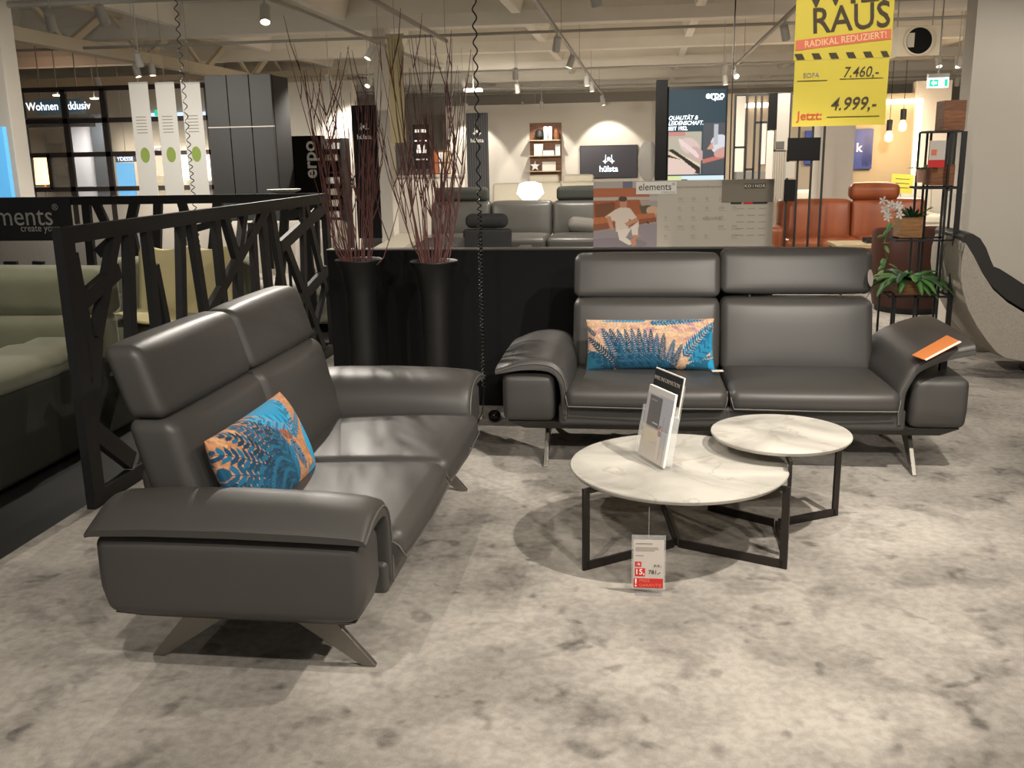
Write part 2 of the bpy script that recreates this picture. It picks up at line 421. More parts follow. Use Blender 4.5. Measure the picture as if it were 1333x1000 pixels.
# white-blue room behind the lattice
p0 = P(955, 200, y=18.5); p1 = P(1075, 200, y=18.5)
struct(MB().box(p0.x-.3, p1.x+.3, 18.6, 18.8, 0, 2.6).build('wall_niche', mat('taupe_wall', (150, 136, 116), .8, var=.04, scale=2)), 'taupe wall seen through the black lattice', 'wall')

# long sloping-looking girder and truss at the upper left
tr = thing('roof_truss', 'cream steel roof truss with diagonal braces at upper left', 'truss', (-7.35, 8, 0))
MB().box(-.09, .09, 0, 14, 3.0, 3.16).build('lower_chord', TRUSS, tr, bevel=.006)
MB().box(-.07, .07, 0, 14, 3.56, 3.68).build('upper_chord', TRUSS, tr, bevel=.006)
for k in range(7):
    y0 = .3+k*2.0
    MB().bar((0, y0, 3.13), (0, y0+.9, 3.60), .09, .07, (1, 0, 0)).build('brace', TRUSS, tr)
    MB().bar((0, y0+1.8, 3.13), (0, y0+1.0, 3.60), .06, .05, (1, 0, 0)).build('brace', TRUSS, tr)
# grey conduit pipes across the ceiling
def pipe(pts, r, label):
    o = MB().tube(pts, r, 8).build('ceiling_pipe', TRACK, smooth=True); return tag(o, label, 'pipe', 'grey pipes below the ceiling')
q0, q1 = P(0, 6, z=3.2), P(200, -4, z=3.2)
pipe([(-8, q0.y, 3.2), (2, q0.y+.1, 3.2)], .035, 'thick grey pipe crossing under the ceiling at top left')
pipe([(-9, 12.4, 3.05), (7, 12.4, 3.05)], .018, 'thin grey rail crossing the ceiling in front of the spotlights')
pipe([(-9, 17.8, 3.05), (9, 17.8, 3.05)], .018, 'thin grey rail crossing the ceiling above the screen totem')
pipe([(-9, 22.0, 3.02), (9, 22.0, 3.02)], .018, 'thin grey rail crossing the ceiling before the display wall')
pipe([(2.0, 10.4, 3.0), (7, 10.4, 3.0)], .02, 'thin grey rail in front of the ceiling ventilator')

# ------------------------------------------------------------------ light tracks and spotlights
TZ = 2.95
TRX = {'a': -3.26, 'b': -2.42, 'c': -1.0, 'd': 1.48}
TLAB = {'a': 'light track running into depth above the left vase', 'b': 'light track between the left vase and the coiled cable',
        'c': 'light track leading towards the television wall', 'd': 'light track above the hanging yellow price banner'}
TEND = {'a': 16, 'b': 12.3, 'c': 24.7, 'd': 17.7}
for k, x in TRX.items():
    t = thing('light_track', TLAB[k], 'track', (x, 0, TZ))
    MB().box(-.018, .018, .2, TEND[k], 0, .035).build('rail', TRACK, t)
    yy = 2.0
    while yy < TEND[k]:
        MB().tube([(0, yy, .035), (0, yy, DZ-TZ)], .004, 5).build('hanger', TRACK, t); yy += 3.4
_sp = None
def spot(pos, target, power=0, label='', angle=60, lit=True, blend=.5, soft=.035, scale=1.0, group='track spotlights'):
    global _sp
    pos, target = Vector(pos), Vector(target); top = DZ
    for k_, x_ in TRX.items():
        if abs(pos.x-x_) < .2 and pos.y < TEND[k_]: pos.x = x_; top = TZ
    o = thing('track_spotlight', label, 'spotlight', pos, group=group)
    q = (target-pos).to_track_quat('-Z', 'Y'); o.rotation_euler = q.to_euler()
    s = scale
    if _sp is None:
        h = MB().lathe([(.030, .085), (.044, .075), (.046, -.085), (.041, -.087), (.040, -.07)], 20).build('housing', FIXT, o, smooth=True)
        l = MB().lathe([(.001, -.068), (.038, -.068), (.038, -.072), (.001, -.072)], 20).build('lens', LENS, o)
        _sp = (h.data, l.data)
    else:
        for nm, d in zip(('housing', 'lens'), _sp):
            c = bpy.data.objects.new(nm, d); col.objects.link(c); c.parent = o
    st = MB()
    inv = q.inverted(); st.tube([inv @ Vector((0, 0, .0)), inv @ Vector((0, 0, top-pos.z+.002))], .012 if top == TZ else .006, 8)
    st.build('stem', FIXT, o)
    if power:
        ld = bpy.data.lights.new('spot_lamp', 'SPOT'); ld.energy = power; ld.color = LAMP; ld.spot_size = math.radians(angle); ld.spot_blend = blend; ld.shadow_soft_size = soft
        lo = bpy.data.objects.new('spot_lamp', ld); col.objects.link(lo); lo.parent = o; lo.location = (0, 0, -.10)
    return o
SZ = TZ-.13
# lamps over the seating group (above the frame)
KEY = 1.0
spot((1.48, 2.9, SZ), (.25, 4.0, .2), 290*KEY, 'spotlight above the marble tables on the track near the price banner', 80)
spot((1.48, .4, SZ), (1.2, 2.4, 0), 170*KEY, 'spotlight over the open carpet in the right foreground', 100)
spot((.35, .4, SZ), (-.3, 2.0, 0), 110*KEY, 'spotlight over the open carpet in the middle foreground', 100)
spot((-1.0, 1.0, SZ), (-1.2, 3.2, .4), 130*KEY, 'spotlight above the near end of the left sofa', 85)
spot((.6, 2.9, SZ), (.6, 5.4, .6), 110*KEY, 'spotlight in front of the long sofa', 80)
spot((-2.42, 6.9, SZ), (-1.0, 4.3, .4), 260*KEY, 'spotlight behind the vases shining over the twigs onto the left sofa', 60, soft=.02)
spot((-3.26, 4.6, SZ), (-3.6, 5.6, .5), 70*KEY, 'spotlight above the sage velvet sofa', 90)
spot((3.2, 5.6, SZ), (2.5, 7.4, .5), 110*KEY, 'spotlight above the shell armchair', 110)
# wide spotlights added to brighten the back of the hall and its ceiling
for hx_, hy_, tx_, ty_, pw_h, lb in ((-4.6, 8.2, -4.4, 9.6, 320, 'added fill spotlight above the grey sofa behind the fence'), (-.4, 8.2, .2, 8.8, 300, 'added fill spotlight above the dark armchair seen from behind'),
        (1.48, 9.4, .9, 10.2, 260, 'added fill spotlight above the pale oak coffee tables'), (1.48, 11.2, 2.4, 13.0, 150, 'added fill spotlight in front of the cognac orange sofa'), (4.6, 9.6, 4.4, 11.4, 300, 'added fill spotlight behind the white wall at the right'),
        (-2.0, 15.6, -2.0, 17.0, 900, 'added fill spotlight behind the wide grey leather sofa'), (1.2, 15.8, .8, 17.4, 450, 'added fill spotlight behind the black lattice divider'), (-2.4, 19.0, -2.2, 19.6, 650, 'added fill spotlight in front of the cream sofa'),
        (4.6, 15.6, 4.4, 17.0, 500, 'added fill spotlight in front of the beige sofa'), (-6.2, 11.8, -6.0, 12.6, 500, 'added fill spotlight behind the white hanging banners'), (-8.6, 15.0, -8.6, 16.0, 380, 'added fill spotlight just behind the glass partition'), (-5.2, 8.4, -6.3, 10.8, 90, 'added fill spotlight in front of the white hanging banners'), (-3.0, 27.6, -3.0, 28.0, 600, 'left added fill spotlight behind the television wall'), (2.6, 26.0, 2.6, 27.0, 600, 'right added fill spotlight behind the television wall'), (6.0, 20.5, 6.2, 21.5, 500, 'added fill spotlight at the far right behind the beige wall'), (-7.0, 22.0, -7.0, 23.0, 500, 'added fill spotlight at the far left behind the middle wall')):
    spot((hx_, hy_, SZ), (tx_, ty_, 0), pw_h*.62, lb, 158, blend=.8)
# spotlights in view
def tspot(px, py, z=SZ, tgt=None, power=0, label='', **k):
    p = P(px, py, z=z); t = tgt if tgt else (p.x+.25, p.y-.35, 0)
    return spot(p, t, power, label, **k)
tspot(350, 18, tgt=(-2.9, 7.2, .6), power=220, label='white spotlight largest on the ceiling at upper left', angle=80)
tspot(488, 68, tgt=(-4.2, 11, .8), power=250, label='white spotlight behind the twigs below the track', angle=90)
tspot(730, 57, label='white spotlight nearest along the track to the television wall', tgt=(-1.5, 13, .4), power=200, angle=80)
tspot(744, 80, label='second spotlight along the track to the television wall', tgt=(-1.9, 13.5, .4), power=200, angle=80)
tspot(768, 105, label='third spotlight along the track to the television wall')
tspot(776, 113, label='fourth spotlight along the track to the television wall')
tspot(793, 132, label='farthest spotlight along the track to the television wall')
tspot(953, 97, label='upper one of two spotlights beside the screen totem', tgt=(2.6, 13.2, .6), power=160, angle=80)
tspot(944, 104, label='lower one of two spotlights beside the screen totem')
tspot(480, 108, label='small spotlight above the dark banner behind the left twigs', tgt=(-4.9, 15.0, 1.4), power=220, angle=80)
tspot(602, 107, label='small spotlight just left of the long coiled cable', tgt=(-3.2, 21, .6), power=220, angle=90)
tspot(178, 92, label='left one of two spotlights above the white hanging banners', tgt=(-6.4, 13, .6), power=260, angle=100)
tspot(198, 90, label='right one of two spotlights above the white hanging banners')
tspot(1222, 80, label='left one of two spotlights above the green exit sign', tgt=(4.4, 14.5, .5), power=240, angle=90)
tspot(1247, 80, label='right one of two spotlights above the green exit sign')
tspot(680, 137, label='tiny spotlight in front of the wall shelf')
# wall washers in front of the display wall
spot((-2.45, 24.0, 2.75), (-2.45, 25.0, 1.0), 90, 'wall washer above the walnut wall shelf', 75, blend=.3, group='wall washers')
spot((-.85, 24.0, 2.85), (-.85, 25.0, 1.2), 110, 'wall washer above the wall television', 75, blend=.3, group='wall washers')
spot((-4.3, 24.0, 2.75), (-4.4, 25.0, 1.2), 110, 'wall washer beside the ribbed dark banner', 80, blend=.3, group='wall washers')
p = P(440, 165, y=14.5); spot((p.x, 14.2, 2.7), (p.x+.2, 15, 1.3), 120, 'wall washer behind the left vase twigs', 90, group='wall washers')

# ================================================================== SOFAS
def pad_rings(C, T, ys, side, W, sc=1):
    rings = []
    n = len(C)
    for y, fac, dz in ys:
        top, bot = [], []
        for i in range(n):
            a = Vector(C[max(i-1, 0)]); b = Vector(C[min(i+1, n-1)]); d = (b-a).normalized(); nr = Vector((-d.y, d.x))
            c = Vector(C[i]); t = T[i]*fac
            top.append((c+nr*t*.62, dz)); bot.append((c-nr*t*.38, dz))
        loop = top+bot[::-1]
        rings.append([((p.x*sc if side < 0 else W-p.x*sc), y, p.y-d) for p, d in loop])
    return rings
def smooth_curve(pts, k):
    out = []; n = len(pts)
    for i in range(n-1):
        p0, p1, p2, p3 = [Vector(pts[max(0, min(n-1, j))]) for j in (i-1, i, i+1, i+2)]
        for s in range(k):
            t = s/k
            out.append(.5*((2*p1)+(p2-p0)*t+(2*p0-5*p1+4*p2-p3)*t*t+(3*p1-p0-3*p2+p3)*t**3))
    out.append(Vector(pts[-1])); return out
def sofa(label, loc, rz, L, open_right=False, raised=False, shift=0):
    o = thing('leather_sofa', label, 'sofa', loc, rz)
    AW = .32; s0, s1 = AW+shift, L-AW+shift; mid = (s0+s1)/2
    D = .83
    MB().hexa([(.10, .08, .20), (L-.10, .08, .20), (L-.10, D-.08, .20), (.10, D-.08, .20)],
              [(.02, .03, .25), (L-.02, .03, .25), (L-.02, D-.03, .25), (.02, D-.03, .25)]).build('base_plate', BASEM, o, bevel=.004)
    MB().cushion((s0-.03, -.015, .245), (s1+.03, .74, .355), .02).build('seat_base', LEATHER, o)
    MB().cushion((s0+.10, .70, .245), (s1-.10, .83, .60), .035, fn=lambda x, y, z, u: (x, y+(z-.245)*.10, z)).build('back_shell', LEATHER, o)
    for side in (-1, 1):
        asc = (AW-side*shift)/AW; x0, x1 = (0, AW*asc-.055) if side < 0 else (L-AW*asc+.055, L)
        def tp(x, y, z, u):
            k = max(0, (.34-z))*.25
            return (x, y+k*(1 if u[1] < 0 else -1)*abs(u[1]), z)
        MB().cushion((x0, 0, .25), (x1, D, .505), .035, (.006, .006, .008), tp).build('arm_block', LEATHER, o)
        C = [(-.030, .524), (.03, .538), (.10, .552), (.18, .556), (.25, .545), (.295, .505), (.314, .44), (.318, .36), (.318, .29)]
        T = [.022, .042, .060, .070, .068, .060, .055, .048, .03]
        if side > 0 and open_right:
            h = Vector((.275, .525)); an = -math.radians(25); C2 = []
            for i, c in enumerate(C):
                v = Vector(c)-h; k = 1 if i <= 4 else .45 if i == 5 else 0
                w = Vector((v.x*math.cos(an*k)-v.y*math.sin(an*k), v.x*math.sin(an*k)+v.y*math.cos(an*k)))
                C2.append(tuple(h+w))
            C = C2; T = [.066, .066, .060, .058, .054, .050, .048, .045, .03]
        Cs = smooth_curve([(*c, 0) for c in C], 4); Cs = [(p.x, p.y) for p in Cs]
        Ts = list(np.interp(np.linspace(0, len(T)-1, len(Cs)), range(len(T)), T))
        op = side > 0 and open_right
        ys = [(-.024, .42, .010), (-.018, .74, .004), (-.004, .86, .002), (.03, 1.0, 0), (.15, 1.04 if op else 1.12, -.004), (.4, 1.05 if op else 1.15, -.008), (.65, 1.04 if op else 1.1, -.006), (.79, 1.0, 0), (.825, .85, .004), (.84, .5, .01)]
        MB().loft(pad_rings(Cs, Ts, ys, side, L, asc)).build('arm_pad', LEATHER, o, ang=60)
        if side > 0 and open_right:
            MB().box(L-.10, L-.07, .60, .63, .50, .63).build('hinge_strut', BASEM, o)
            MB().box(L-.10, L-.07, .16, .19, .50, .60).build('hinge_strut', BASEM, o)
        # front edge seam of the pad
        pr = pad_rings(Cs, Ts, [(-.023, .5, .010)], side, L, asc)[0]; half = len(pr)//2
        MB().tube([Vector(p)+Vector((0, -.002, 0)) for p in pr[:half]], .0035, 5).build('piping', LEATHER_D, o, smooth=True)
    for k, (a, b) in enumerate(((s0, mid), (mid, s1))):
        def st(x, y, z, u):
            if u[2] > 0: z += .012*(1-u[0]**2)*(1-u[1]**2)
            z -= max(0, (y-.1))*.035 if u[2] > 0 else 0
            return (x, y, z)
        sc = MB().cushion((a+.003, -.06, .335), (b-.003, .62, .452), .048, (.0, .012, .006), st).build('seat_cushion', LEATHER, o)
        MB().tube([(a+.008, .0, .432), (a+.010, -.046, .40), (a+.022, -.066, .358), ((a+b)/2, -.075, .356), (b-.022, -.066, .358), (b-.010, -.046, .40), (b-.008, .0, .432)], .0035, 6).build('piping', LEATHER_D, sc, smooth=True)
        lean = lambda x, y, z, u: (x, y+.02+(z-.42)*.26+(.03*(.62-z) if u[1] < 0 else 0), z)
        bc = MB().cushion((a+.004, .555, .40), (b-.004, .72, .795), .042, (.004, .020, .006), lean).build('back_cushion', LEATHER, o)
        up = .022 if (raised and k == 1) else 0
        z0, z1 = (.80+up, 1.035+up)
        lean2 = lambda x, y, z, u: (x, y+.05+(z-.80)*.30, z)
        ex = .0
        hr = MB().cushion((a+.003-ex*0, .640, z0), (b-.003+ex*2, .770, z1), .036, (.004, .016, .008), lean2).build('headrest', LEATHER, o)
        sx = a+.012
        for sx in (a+.006, b-.006+ex*2):
            MB().tube([(sx, .718+(zz-.80)*.30, zz) for zz in np.linspace(z0+.04, z1-.04, 6)], .0028, 5).build('seam', LEATHER_D, hr, smooth=True)
        for fx in (.2, .8):
            MB().tube([(a+(b-a)*fx, .735, .74), (a+(b-a)*fx, .765, z0+.06)], .007, 8).build('headrest_rod', STEEL, hr)
    for x in (.215, L-.215):
        for mir in (0, 1):
            pts = [(.37, .202), (.20, .202), (.035, .006), (.035, 0), (.075, 0)]
            if mir: pts = [(D-y, z) for y, z in pts]
            MB().prism(pts, 'x', x-.011, x+.011).build('leg', STEEL, o, bevel=.002)
    return o
sl = sofa('two-seat charcoal leather sofa on the left, back against the slatted fence', (-.80, 2.52, 0), math.pi/2, 2.10, shift=-.07)
sr = sofa('charcoal leather sofa behind the marble tables, right armrest folded up', (-.705, 4.76, 0), 0, 2.28, True, True)

# ------------------------------------------------------------------ cushions with fern print
def pillow(name, label, w, h, t, cv, loc, rot):
    nx, ny = cv.w, cv.h; vs = []; fs = []; rgb = cv.linear(); cols = []
    u = np.linspace(-1, 1, nx); v = np.linspace(1, -1, ny); U, V = np.meshgrid(u, v)
    thick = t/2*np.power(np.clip((1-np.abs(U)**3.5)*(1-np.abs(V)**2.6), 0, 1), .5)
    pin = 1-.035*(1-np.abs(U)**2)*np.abs(V)**6; pin2 = 1-.03*(1-np.abs(V)**2)*np.abs(U)**6
    X = U*w/2*pin2; Z = V*h/2*pin; n = nx*ny
    vs = np.concatenate([np.stack([X, -thick, Z], -1).reshape(-1, 3), np.stack([X, thick, Z], -1).reshape(-1, 3)])
    i = (np.arange(ny-1)[:, None]*nx+np.arange(nx-1)).ravel()
    F = np.concatenate([np.stack([i, i+nx, i+nx+1, i+1], 1), np.stack([i+n, i+n+1, i+n+nx+1, i+n+nx], 1)])
    edge = list(range(nx))+[r*nx+nx-1 for r in range(1, ny)]+[(ny-1)*nx+c for c in range(nx-2, -1, -1)]+[r*nx for r in range(ny-2, 0, -1)]
    E = [(edge[k], edge[(k+1) % len(edge)], edge[(k+1) % len(edge)]+n, edge[k]+n) for k in range(len(edge))]
    me = bpy.data.meshes.new(name); me.from_pydata(vs.tolist(), [], F.tolist()+E); me.materials.append(VELVET)
    me.polygons.foreach_set('use_smooth', [True]*len(me.polygons))
    o = bpy.data.objects.new(name, me); col.objects.link(o); o.location = loc; o.rotation_euler = rot
    set_print(o, np.concatenate([rgb.reshape(-1, 3)]*2)); return tag(o, label, 'cushion', 'fern print cushions')
rng = np.random.default_rng(4)
cv = Canvas(300, 118, (192, 158, 130))
for _ in range(46):
    cv.ell(rng.uniform(0, 300), rng.uniform(0, 75), rng.uniform(4, 16), rng.uniform(2, 6), [(200, 166, 128), (170, 126, 128), (206, 178, 142), (150, 114, 132), (184, 142, 124)][rng.integers(5)], rng.uniform(-.5, .5), .7)
cv.mottle(9, 3, rng)
T1, T2, T3 = (8, 62, 88), (13, 88, 120), (26, 126, 166)
cv.poly([(70, 118), (72, 104), (100, 90), (160, 88), (190, 98), (214, 118)], (22, 92, 120)); cv.mottle(10, 3, rng); cv.poly([(228, 118), (240, 104), (300, 92), (300, 118)], (16, 92, 124))
cv.poly([(0, 118), (0, 78), (20, 74), (44, 86), (60, 100), (66, 118)], (26, 92, 118)); cv.poly([(236, 100), (262, 60), (296, 20), (300, 70), (270, 96)], (18, 104, 140))
for k, (bx, tx, ty, hw) in enumerate([(96, 38, 24, 26), (104, 56, 24, 20), (112, 74, 25, 18), (120, 91, 25, 17), (128, 107, 24, 17), (136, 123, 24, 17), (144, 138, 27, 17), (152, 152, 26, 17), (162, 166, 36, 17), (174, 182, 36, 17), (186, 206, 50, 16), (196, 224, 60, 14)]):
    fern(cv, (bx, 122), (tx, ty), hw*1.2, (6, 50, 74) if k % 2 else (10, 74, 104), 19, (14, 88, 120))
fern(cv, (80, 112), (2, 42), 22, (6, 50, 72), 15, T1); fern(cv, (66, 118), (0, 72), 20, (8, 58, 82), 13, T2); fern(cv, (22, 40), (-6, 14), 10, T1, 8)
fern(cv, (226, 88), (300, 10), 30, T2, 16, T3); fern(cv, (246, 98), (306, 46), 26, T3, 14, T2)
fern(cv, (150, 10), (276, 4), 15, T2, 18, T3); fern(cv, (140, 3), (30, 5), 8, T3, 14); fern(cv, (232, 112), (300, 84), 10, T2, 12, T3)
cv.ell(296, 108, 12, 14, (30, 150, 200)); cv.ell(296, 60, 7, 30, (34, 150, 200), 0, .7)
pillow('throw_pillow', 'oblong pink and teal fern-print cushion on the sofa behind the tables', .685, .275, .13, cv, (.045, 5.165, .588), (math.radians(-16), math.radians(-.8), 0))
cv = Canvas(260, 130, (188, 132, 92))
for _ in range(50):
    cv.ell(rng.uniform(0, 260), rng.uniform(0, 130), rng.uniform(5, 16), rng.uniform(3, 9), [(196, 144, 98), (150, 78, 66), (206, 162, 120), (130, 76, 56), (172, 112, 70)][rng.integers(5)], rng.uniform(-1.5, 1.5), .75)
cv.mottle(8, 3, rng)
B1, B2, B3 = (10, 70, 100), (20, 112, 150), (36, 160, 208)
cv.poly([(60, 130), (66, 96), (110, 70), (146, 84), (160, 130)], (20, 90, 120)); cv.mottle(10, 3, rng); cv.poly([(206, 84), (222, 56), (246, 44), (260, 62), (260, 112), (232, 106)], B3)
cv.poly([(120, 0), (206, 0), (210, 18), (184, 40), (156, 30)], (30, 142, 188))
for k, t in enumerate(((-60, 138), (-85, 112), (-82, 82), (-70, 54), (-50, 28), (-22, 6), (14, -12), (50, -20), (84, -16), (112, 0), (130, 22))):
    fern(cv, (146, 124), t, 34, ((7, 52, 76), (12, 78, 108), (9, 64, 92))[k % 3], 21, (18, 98, 132))
fern(cv, (178, 40), (100, 4), 22, B3, 14, B2); fern(cv, (170, 58), (214, -4), 26, B2, 13, B3); fern(cv, (176, 60), (244, 30), 14, B2, 12)
fern(cv, (160, 60), (186, 112), 18, B2, 13, B1); fern(cv, (150, 64), (156, 126), 14, B2, 13)
for t in ((262, 56), (268, 80), (260, 106), (240, 50)): fern(cv, (210, 92), t, 24, B3, 16, (26, 148, 200))
cv.ell(240, 84, 24, 30, B3, .2, .75); fern(cv, (188, 128), (244, 116), 16, B3, 10); cv.ell(216, 122, 22, 9, B3, -.2, .8)
# lies against the back of the left sofa
pillow('throw_pillow', 'oblong bright teal and orange fern-print cushion on the left sofa', .66, .33, .15, cv, (-1.315, 3.12, .575), (math.radians(-22), math.radians(0), math.pi/2))
tg = MB().box(-.03, .03, -.018, .018, 0, .002).build('cushion_tag', WHITE); tg.location = P(934, 483, z=.468); tg.rotation_euler = (0, 0, .15)
tag(tg, 'small white paper tag at the seat gap beside pink cushion', 'tag')

# ================================================================== COFFEE TABLES
def table(label, c, r, zt, angs, lr, group='marble tables'):
    o = thing('coffee_table', label, 'table', (c[0], c[1], 0))
    MB().lathe([(r-.012, zt-.022), (r-.003, zt-.012), (r, zt-.006), (r-.002, zt-.001), (r-.006, zt), (.02, zt)], 72).build('tabletop', MARBLE, o, smooth=True, ang=30)
    zl = zt-.022
    for a in angs:
        a = math.radians(a); d = Vector((math.cos(a), math.sin(a), 0)); n = Vector((-d.y, d.x, 0))
        e = d*lr
        MB().bar(e+Vector((0, 0, 0)), e+Vector((0, 0, zl)), .030, .012, n).build('leg', BRONZE, o, bevel=.001)
        MB().bar(d*.012+Vector((0, 0, .0175)), d*(lr-.0)+Vector((0, 0, .0175)), .035, .012, n).build('floor_bar', BRONZE, o, bevel=.001)
        MB().bar(d*.012+Vector((0, 0, zl-.012)), d*(lr-.0)+Vector((0, 0, zl-.012)), .022, .012, n).build('top_bar', BRONZE, o, bevel=.001)
    return o
table('large low round white marble table with three-armed dark metal base', (.154, 3.80), .438, .362, (216.6, -24, 96), .447)
table('smaller taller round white marble table overlapping the large one', (.592, 4.054), .292, .432, (-90.5, 30, 147), .318)

# brochure holder on the large table
hx = thing('brochure_holder', 'clear acrylic brochure holder standing on the large marble table', 'holder', (.03, 3.79, .362), math.radians(-62))
LE = .17                                     # lean of the panel
def leany(z): return .015+z*LE
def slab(m, x0, x1, z0, z1, y, t, name, par, dz=0):
    return MB().hexa([(x0, y+leany(z0), z0), (x1, y+leany(z0), z0), (x1, y+t+leany(z0), z0), (x0, y+t+leany(z0), z0)],
                     [(x0, y+leany(z1), z1), (x1, y+leany(z1), z1), (x1, y+t+leany(z1), z1), (x0, y+t+leany(z1), z1)]).build(name, m, par)
MB().box(-.115, .115, -.01, .10, .0, .004).build('foot', ACRYL, hx)
slab(ACRYL, -.115, .115, .004, .34, .028, .003, 'back_panel', hx)
slab(ACRYL, -.115, .115, .02, .15, -.014, .003, 'front_pocket', hx)
for x in (-.115, .112): slab(ACRYL, x, x+.003, .02, .22, -.012, .042, 'side_panel', hx)
slab(WHITE, -.115, .115, .21, .372, .020, .004, 'header_card', hx)
slab(BLACKM, -.112, .110, .255, .368, .017, .002, 'header_face', hx)
ht = text('lettering', 'IHRE INFORMATION', .024, GREYINK, hx, (-.002, .014+leany(.335), .335), (math.pi/2-LE*.97, 0, 0), sx=.92)
br = thing('brochure', 'sofa brochure with grey cover and woman in a bright room', 'brochure', (.03, 3.79, .362), math.radians(-62))
slab(WHITE, -.105, .105, .010, .305, -.002, .010, 'pages', br)
cv = Canvas(84, 118, (186, 184, 188))
cv.rect(0, 0, 84, 12, (206, 202, 200)); cv.rect(40, 10, 84, 80, (176, 176, 186)); cv.rect(10, 14, 50, 66, (110, 108, 108))
cv.rect(0, 66, 50, 96, (200, 180, 150)); cv.poly([(6, 70), (48, 66), (52, 84), (8, 92)], (214, 196, 164)); cv.rect(0, 90, 84, 118, (206, 192, 176))
cv.ell(56, 66, 5, 10, (120, 62, 42)); cv.ell(57, 62, 3, 4, (214, 164, 140)); cv.poly([(50, 74), (62, 74), (64, 104), (54, 112)], (222, 206, 188))
cv.rect(62, 40, 64, 110, (150, 150, 158)); cv.rect(74, 60, 76, 118, (160, 160, 166)); cv.rect(28, 56, 46, 58, (196, 196, 196)); cv.rect(14, 20, 34, 22, (150, 150, 150))
z0, z1 = .011, .304
printed('cover', cv, (-.104, -.0035+leany(z0), z0), (.208, 0, 0), (0, leany(z1)-leany(z0), z1-z0), br, PRINT)

# price tag on a thin stand below the large table
pt = thing('price_tag', 'white and red price card in clear sleeve on the carpet before the table', 'price tag', (.037, 3.345, 0), math.radians(2))
MB().box(-.062, .062, 0, .002, .018, .232).build('sleeve', ACRYL, pt)
MB().box(-.056, .056, -.0015, 0, .022, .214).build('card', mat('card_paper', (196, 188, 180), .8, var=.02), pt)
MB().box(-.05, .05, -.02, .03, 0, .004).build('foot', ACRYL, pt)
MB().tube([(0, .004, 0), (0, .004, .34)], .0012, 5).build('wire', ACRYL, pt)
MB().box(-.054, .054, -.0025, -.0015, .024, .062).build('red_band', REDTAG, pt)
MB().box(-.050, -.026, -.0025, -.0015, .108, .128).build('red_badge', REDTAG, pt)
MB().box(-.050, -.012, -.0025, -.0015, .070, .102).build('red_badge', REDTAG, pt)
text('lettering', '15,', .030, LETTER, pt, (-.032, -.003, .087), bold=.0006)
text('lettering', '-%', .014, LETTER, pt, (-.038, -.003, .118))
text('lettering', '781,-', .022, INK, pt, (.022, -.003, .087), bold=.0003)
text('lettering', '919,-', .014, INK, pt, (.034, -.003, .112))
text('lettering', '!', .044, LETTER, pt, (-.046, -.003, .043), bold=.001)
text('lettering', 'PREIS', .017, PINKBAND, pt, (-.034, -.003, .052), align='LEFT')
text('lettering', 'GARANTIE', .017, PINKBAND, pt, (-.034, -.003, .034), align='LEFT')
for k, (w, z) in enumerate(((.062, .198), (.082, .184), (.085, .178), (.07, .172), (.03, .152))):
    MB().box(-.048, -.048+w, -.0022, -.0015, z-.0016, z+.0016+(.002 if k == 0 else 0)).build('text_line', GREYINK, pt)

# orange tag strip on the folded-up armrest
def on_plane(px, py, pt_, n):
    d = FW + RT*((px-666.5)/FPX) + UP*((500-py)/FPX); o = Vector((0, 0, CH)); pt_, n = Vector(pt_), Vector(n)
    return o + d*((pt_-o).dot(n)/d.dot(n))
n_arm = Vector((-math.sin(math.radians(23)), 0, math.cos(math.radians(23))))
A0 = Vector((1.325, 5.0, .628))
c4 = [on_plane(a, b, A0, n_arm) for a, b in ((1187, 463), (1206, 470), (1252, 446), (1233, 437))]
ot = MB().hexa([c+n_arm*.001 for c in c4], [c+n_arm*.003 for c in c4]).build('armrest_tag', TAGORANGE)
tag(ot, 'orange paper tag strip lying on the folded-up right armrest', 'tag')
e0, e1, e2, e3 = c4[1]+(c4[0]-c4[1])*.14, c4[1], c4[2], c4[2]+(c4[3]-c4[2])*.14
wt = MB().hexa([c+n_arm*.003 for c in (e1, e2, e3, e0)], [c+n_arm*.0042 for c in (e1, e2, e3, e0)]).build('white_edge', WHITE, ot)
# round tag on the raised headrest
rt = MB().lathe([(.001, 0), (.046, 0), (.046, .002), (.001, .002)], 28).build('round_tag', mat('pink_tag', (206, 190, 186), .4, var=.12, scale=25))
rt.location = P(1133, 362, y=5.43); rt.rotation_euler = (math.radians(82), 0, math.radians(62)); tag(rt, 'round pale pink tag hanging on the side of the raised headrest', 'tag')
# small things by the low partition
bl = MB().lathe([(.002, 0), (.022, .003), (.036, .018), (.040, .036), (.036, .055), (.022, .069), (.002, .073)], 24).build('black_ball', mat('gloss_black', (24, 18, 20), .15, var=.02), smooth=True)
bl.location = P(644, 549, z=0); tag(bl, 'glossy black ball on the carpet between the sofas', 'ball')
pw = MB().box(-.03, .03, -.02, .02, 0, .03).build('white_plug', WHITE, bevel=.004); pw.location = P(653, 543, z=0); tag(pw, 'small white plug beside the black ball', 'plug')
pw = MB().box(-.05, .03, -.02, .02, 0, .025).build('white_plug', WHITE, bevel=.004); pw.location = P(622, 545, z=0); tag(pw, 'small white plug at the corner of the left sofa', 'plug')

# ================================================================== PARTITION, FENCE, VASES
PY = 6.04
pw_ = MB().box(P(430, 400, y=PY).x, P(1005, 395, y=PY).x, PY, PY+.10, 0, 1.015).build('wall_low', BLACKP, bevel=.004)
struct(pw_, 'low black partition wall behind vases and sofa', 'partition')
MB().box(P(430, 400, y=PY).x-.005, P(1005, 395, y=PY).x+.005, PY-.006, PY+.106, 1.015, 1.024).build('cap_strip', mat('dark_trim', (64, 61, 57), .4, var=.04), pw_)
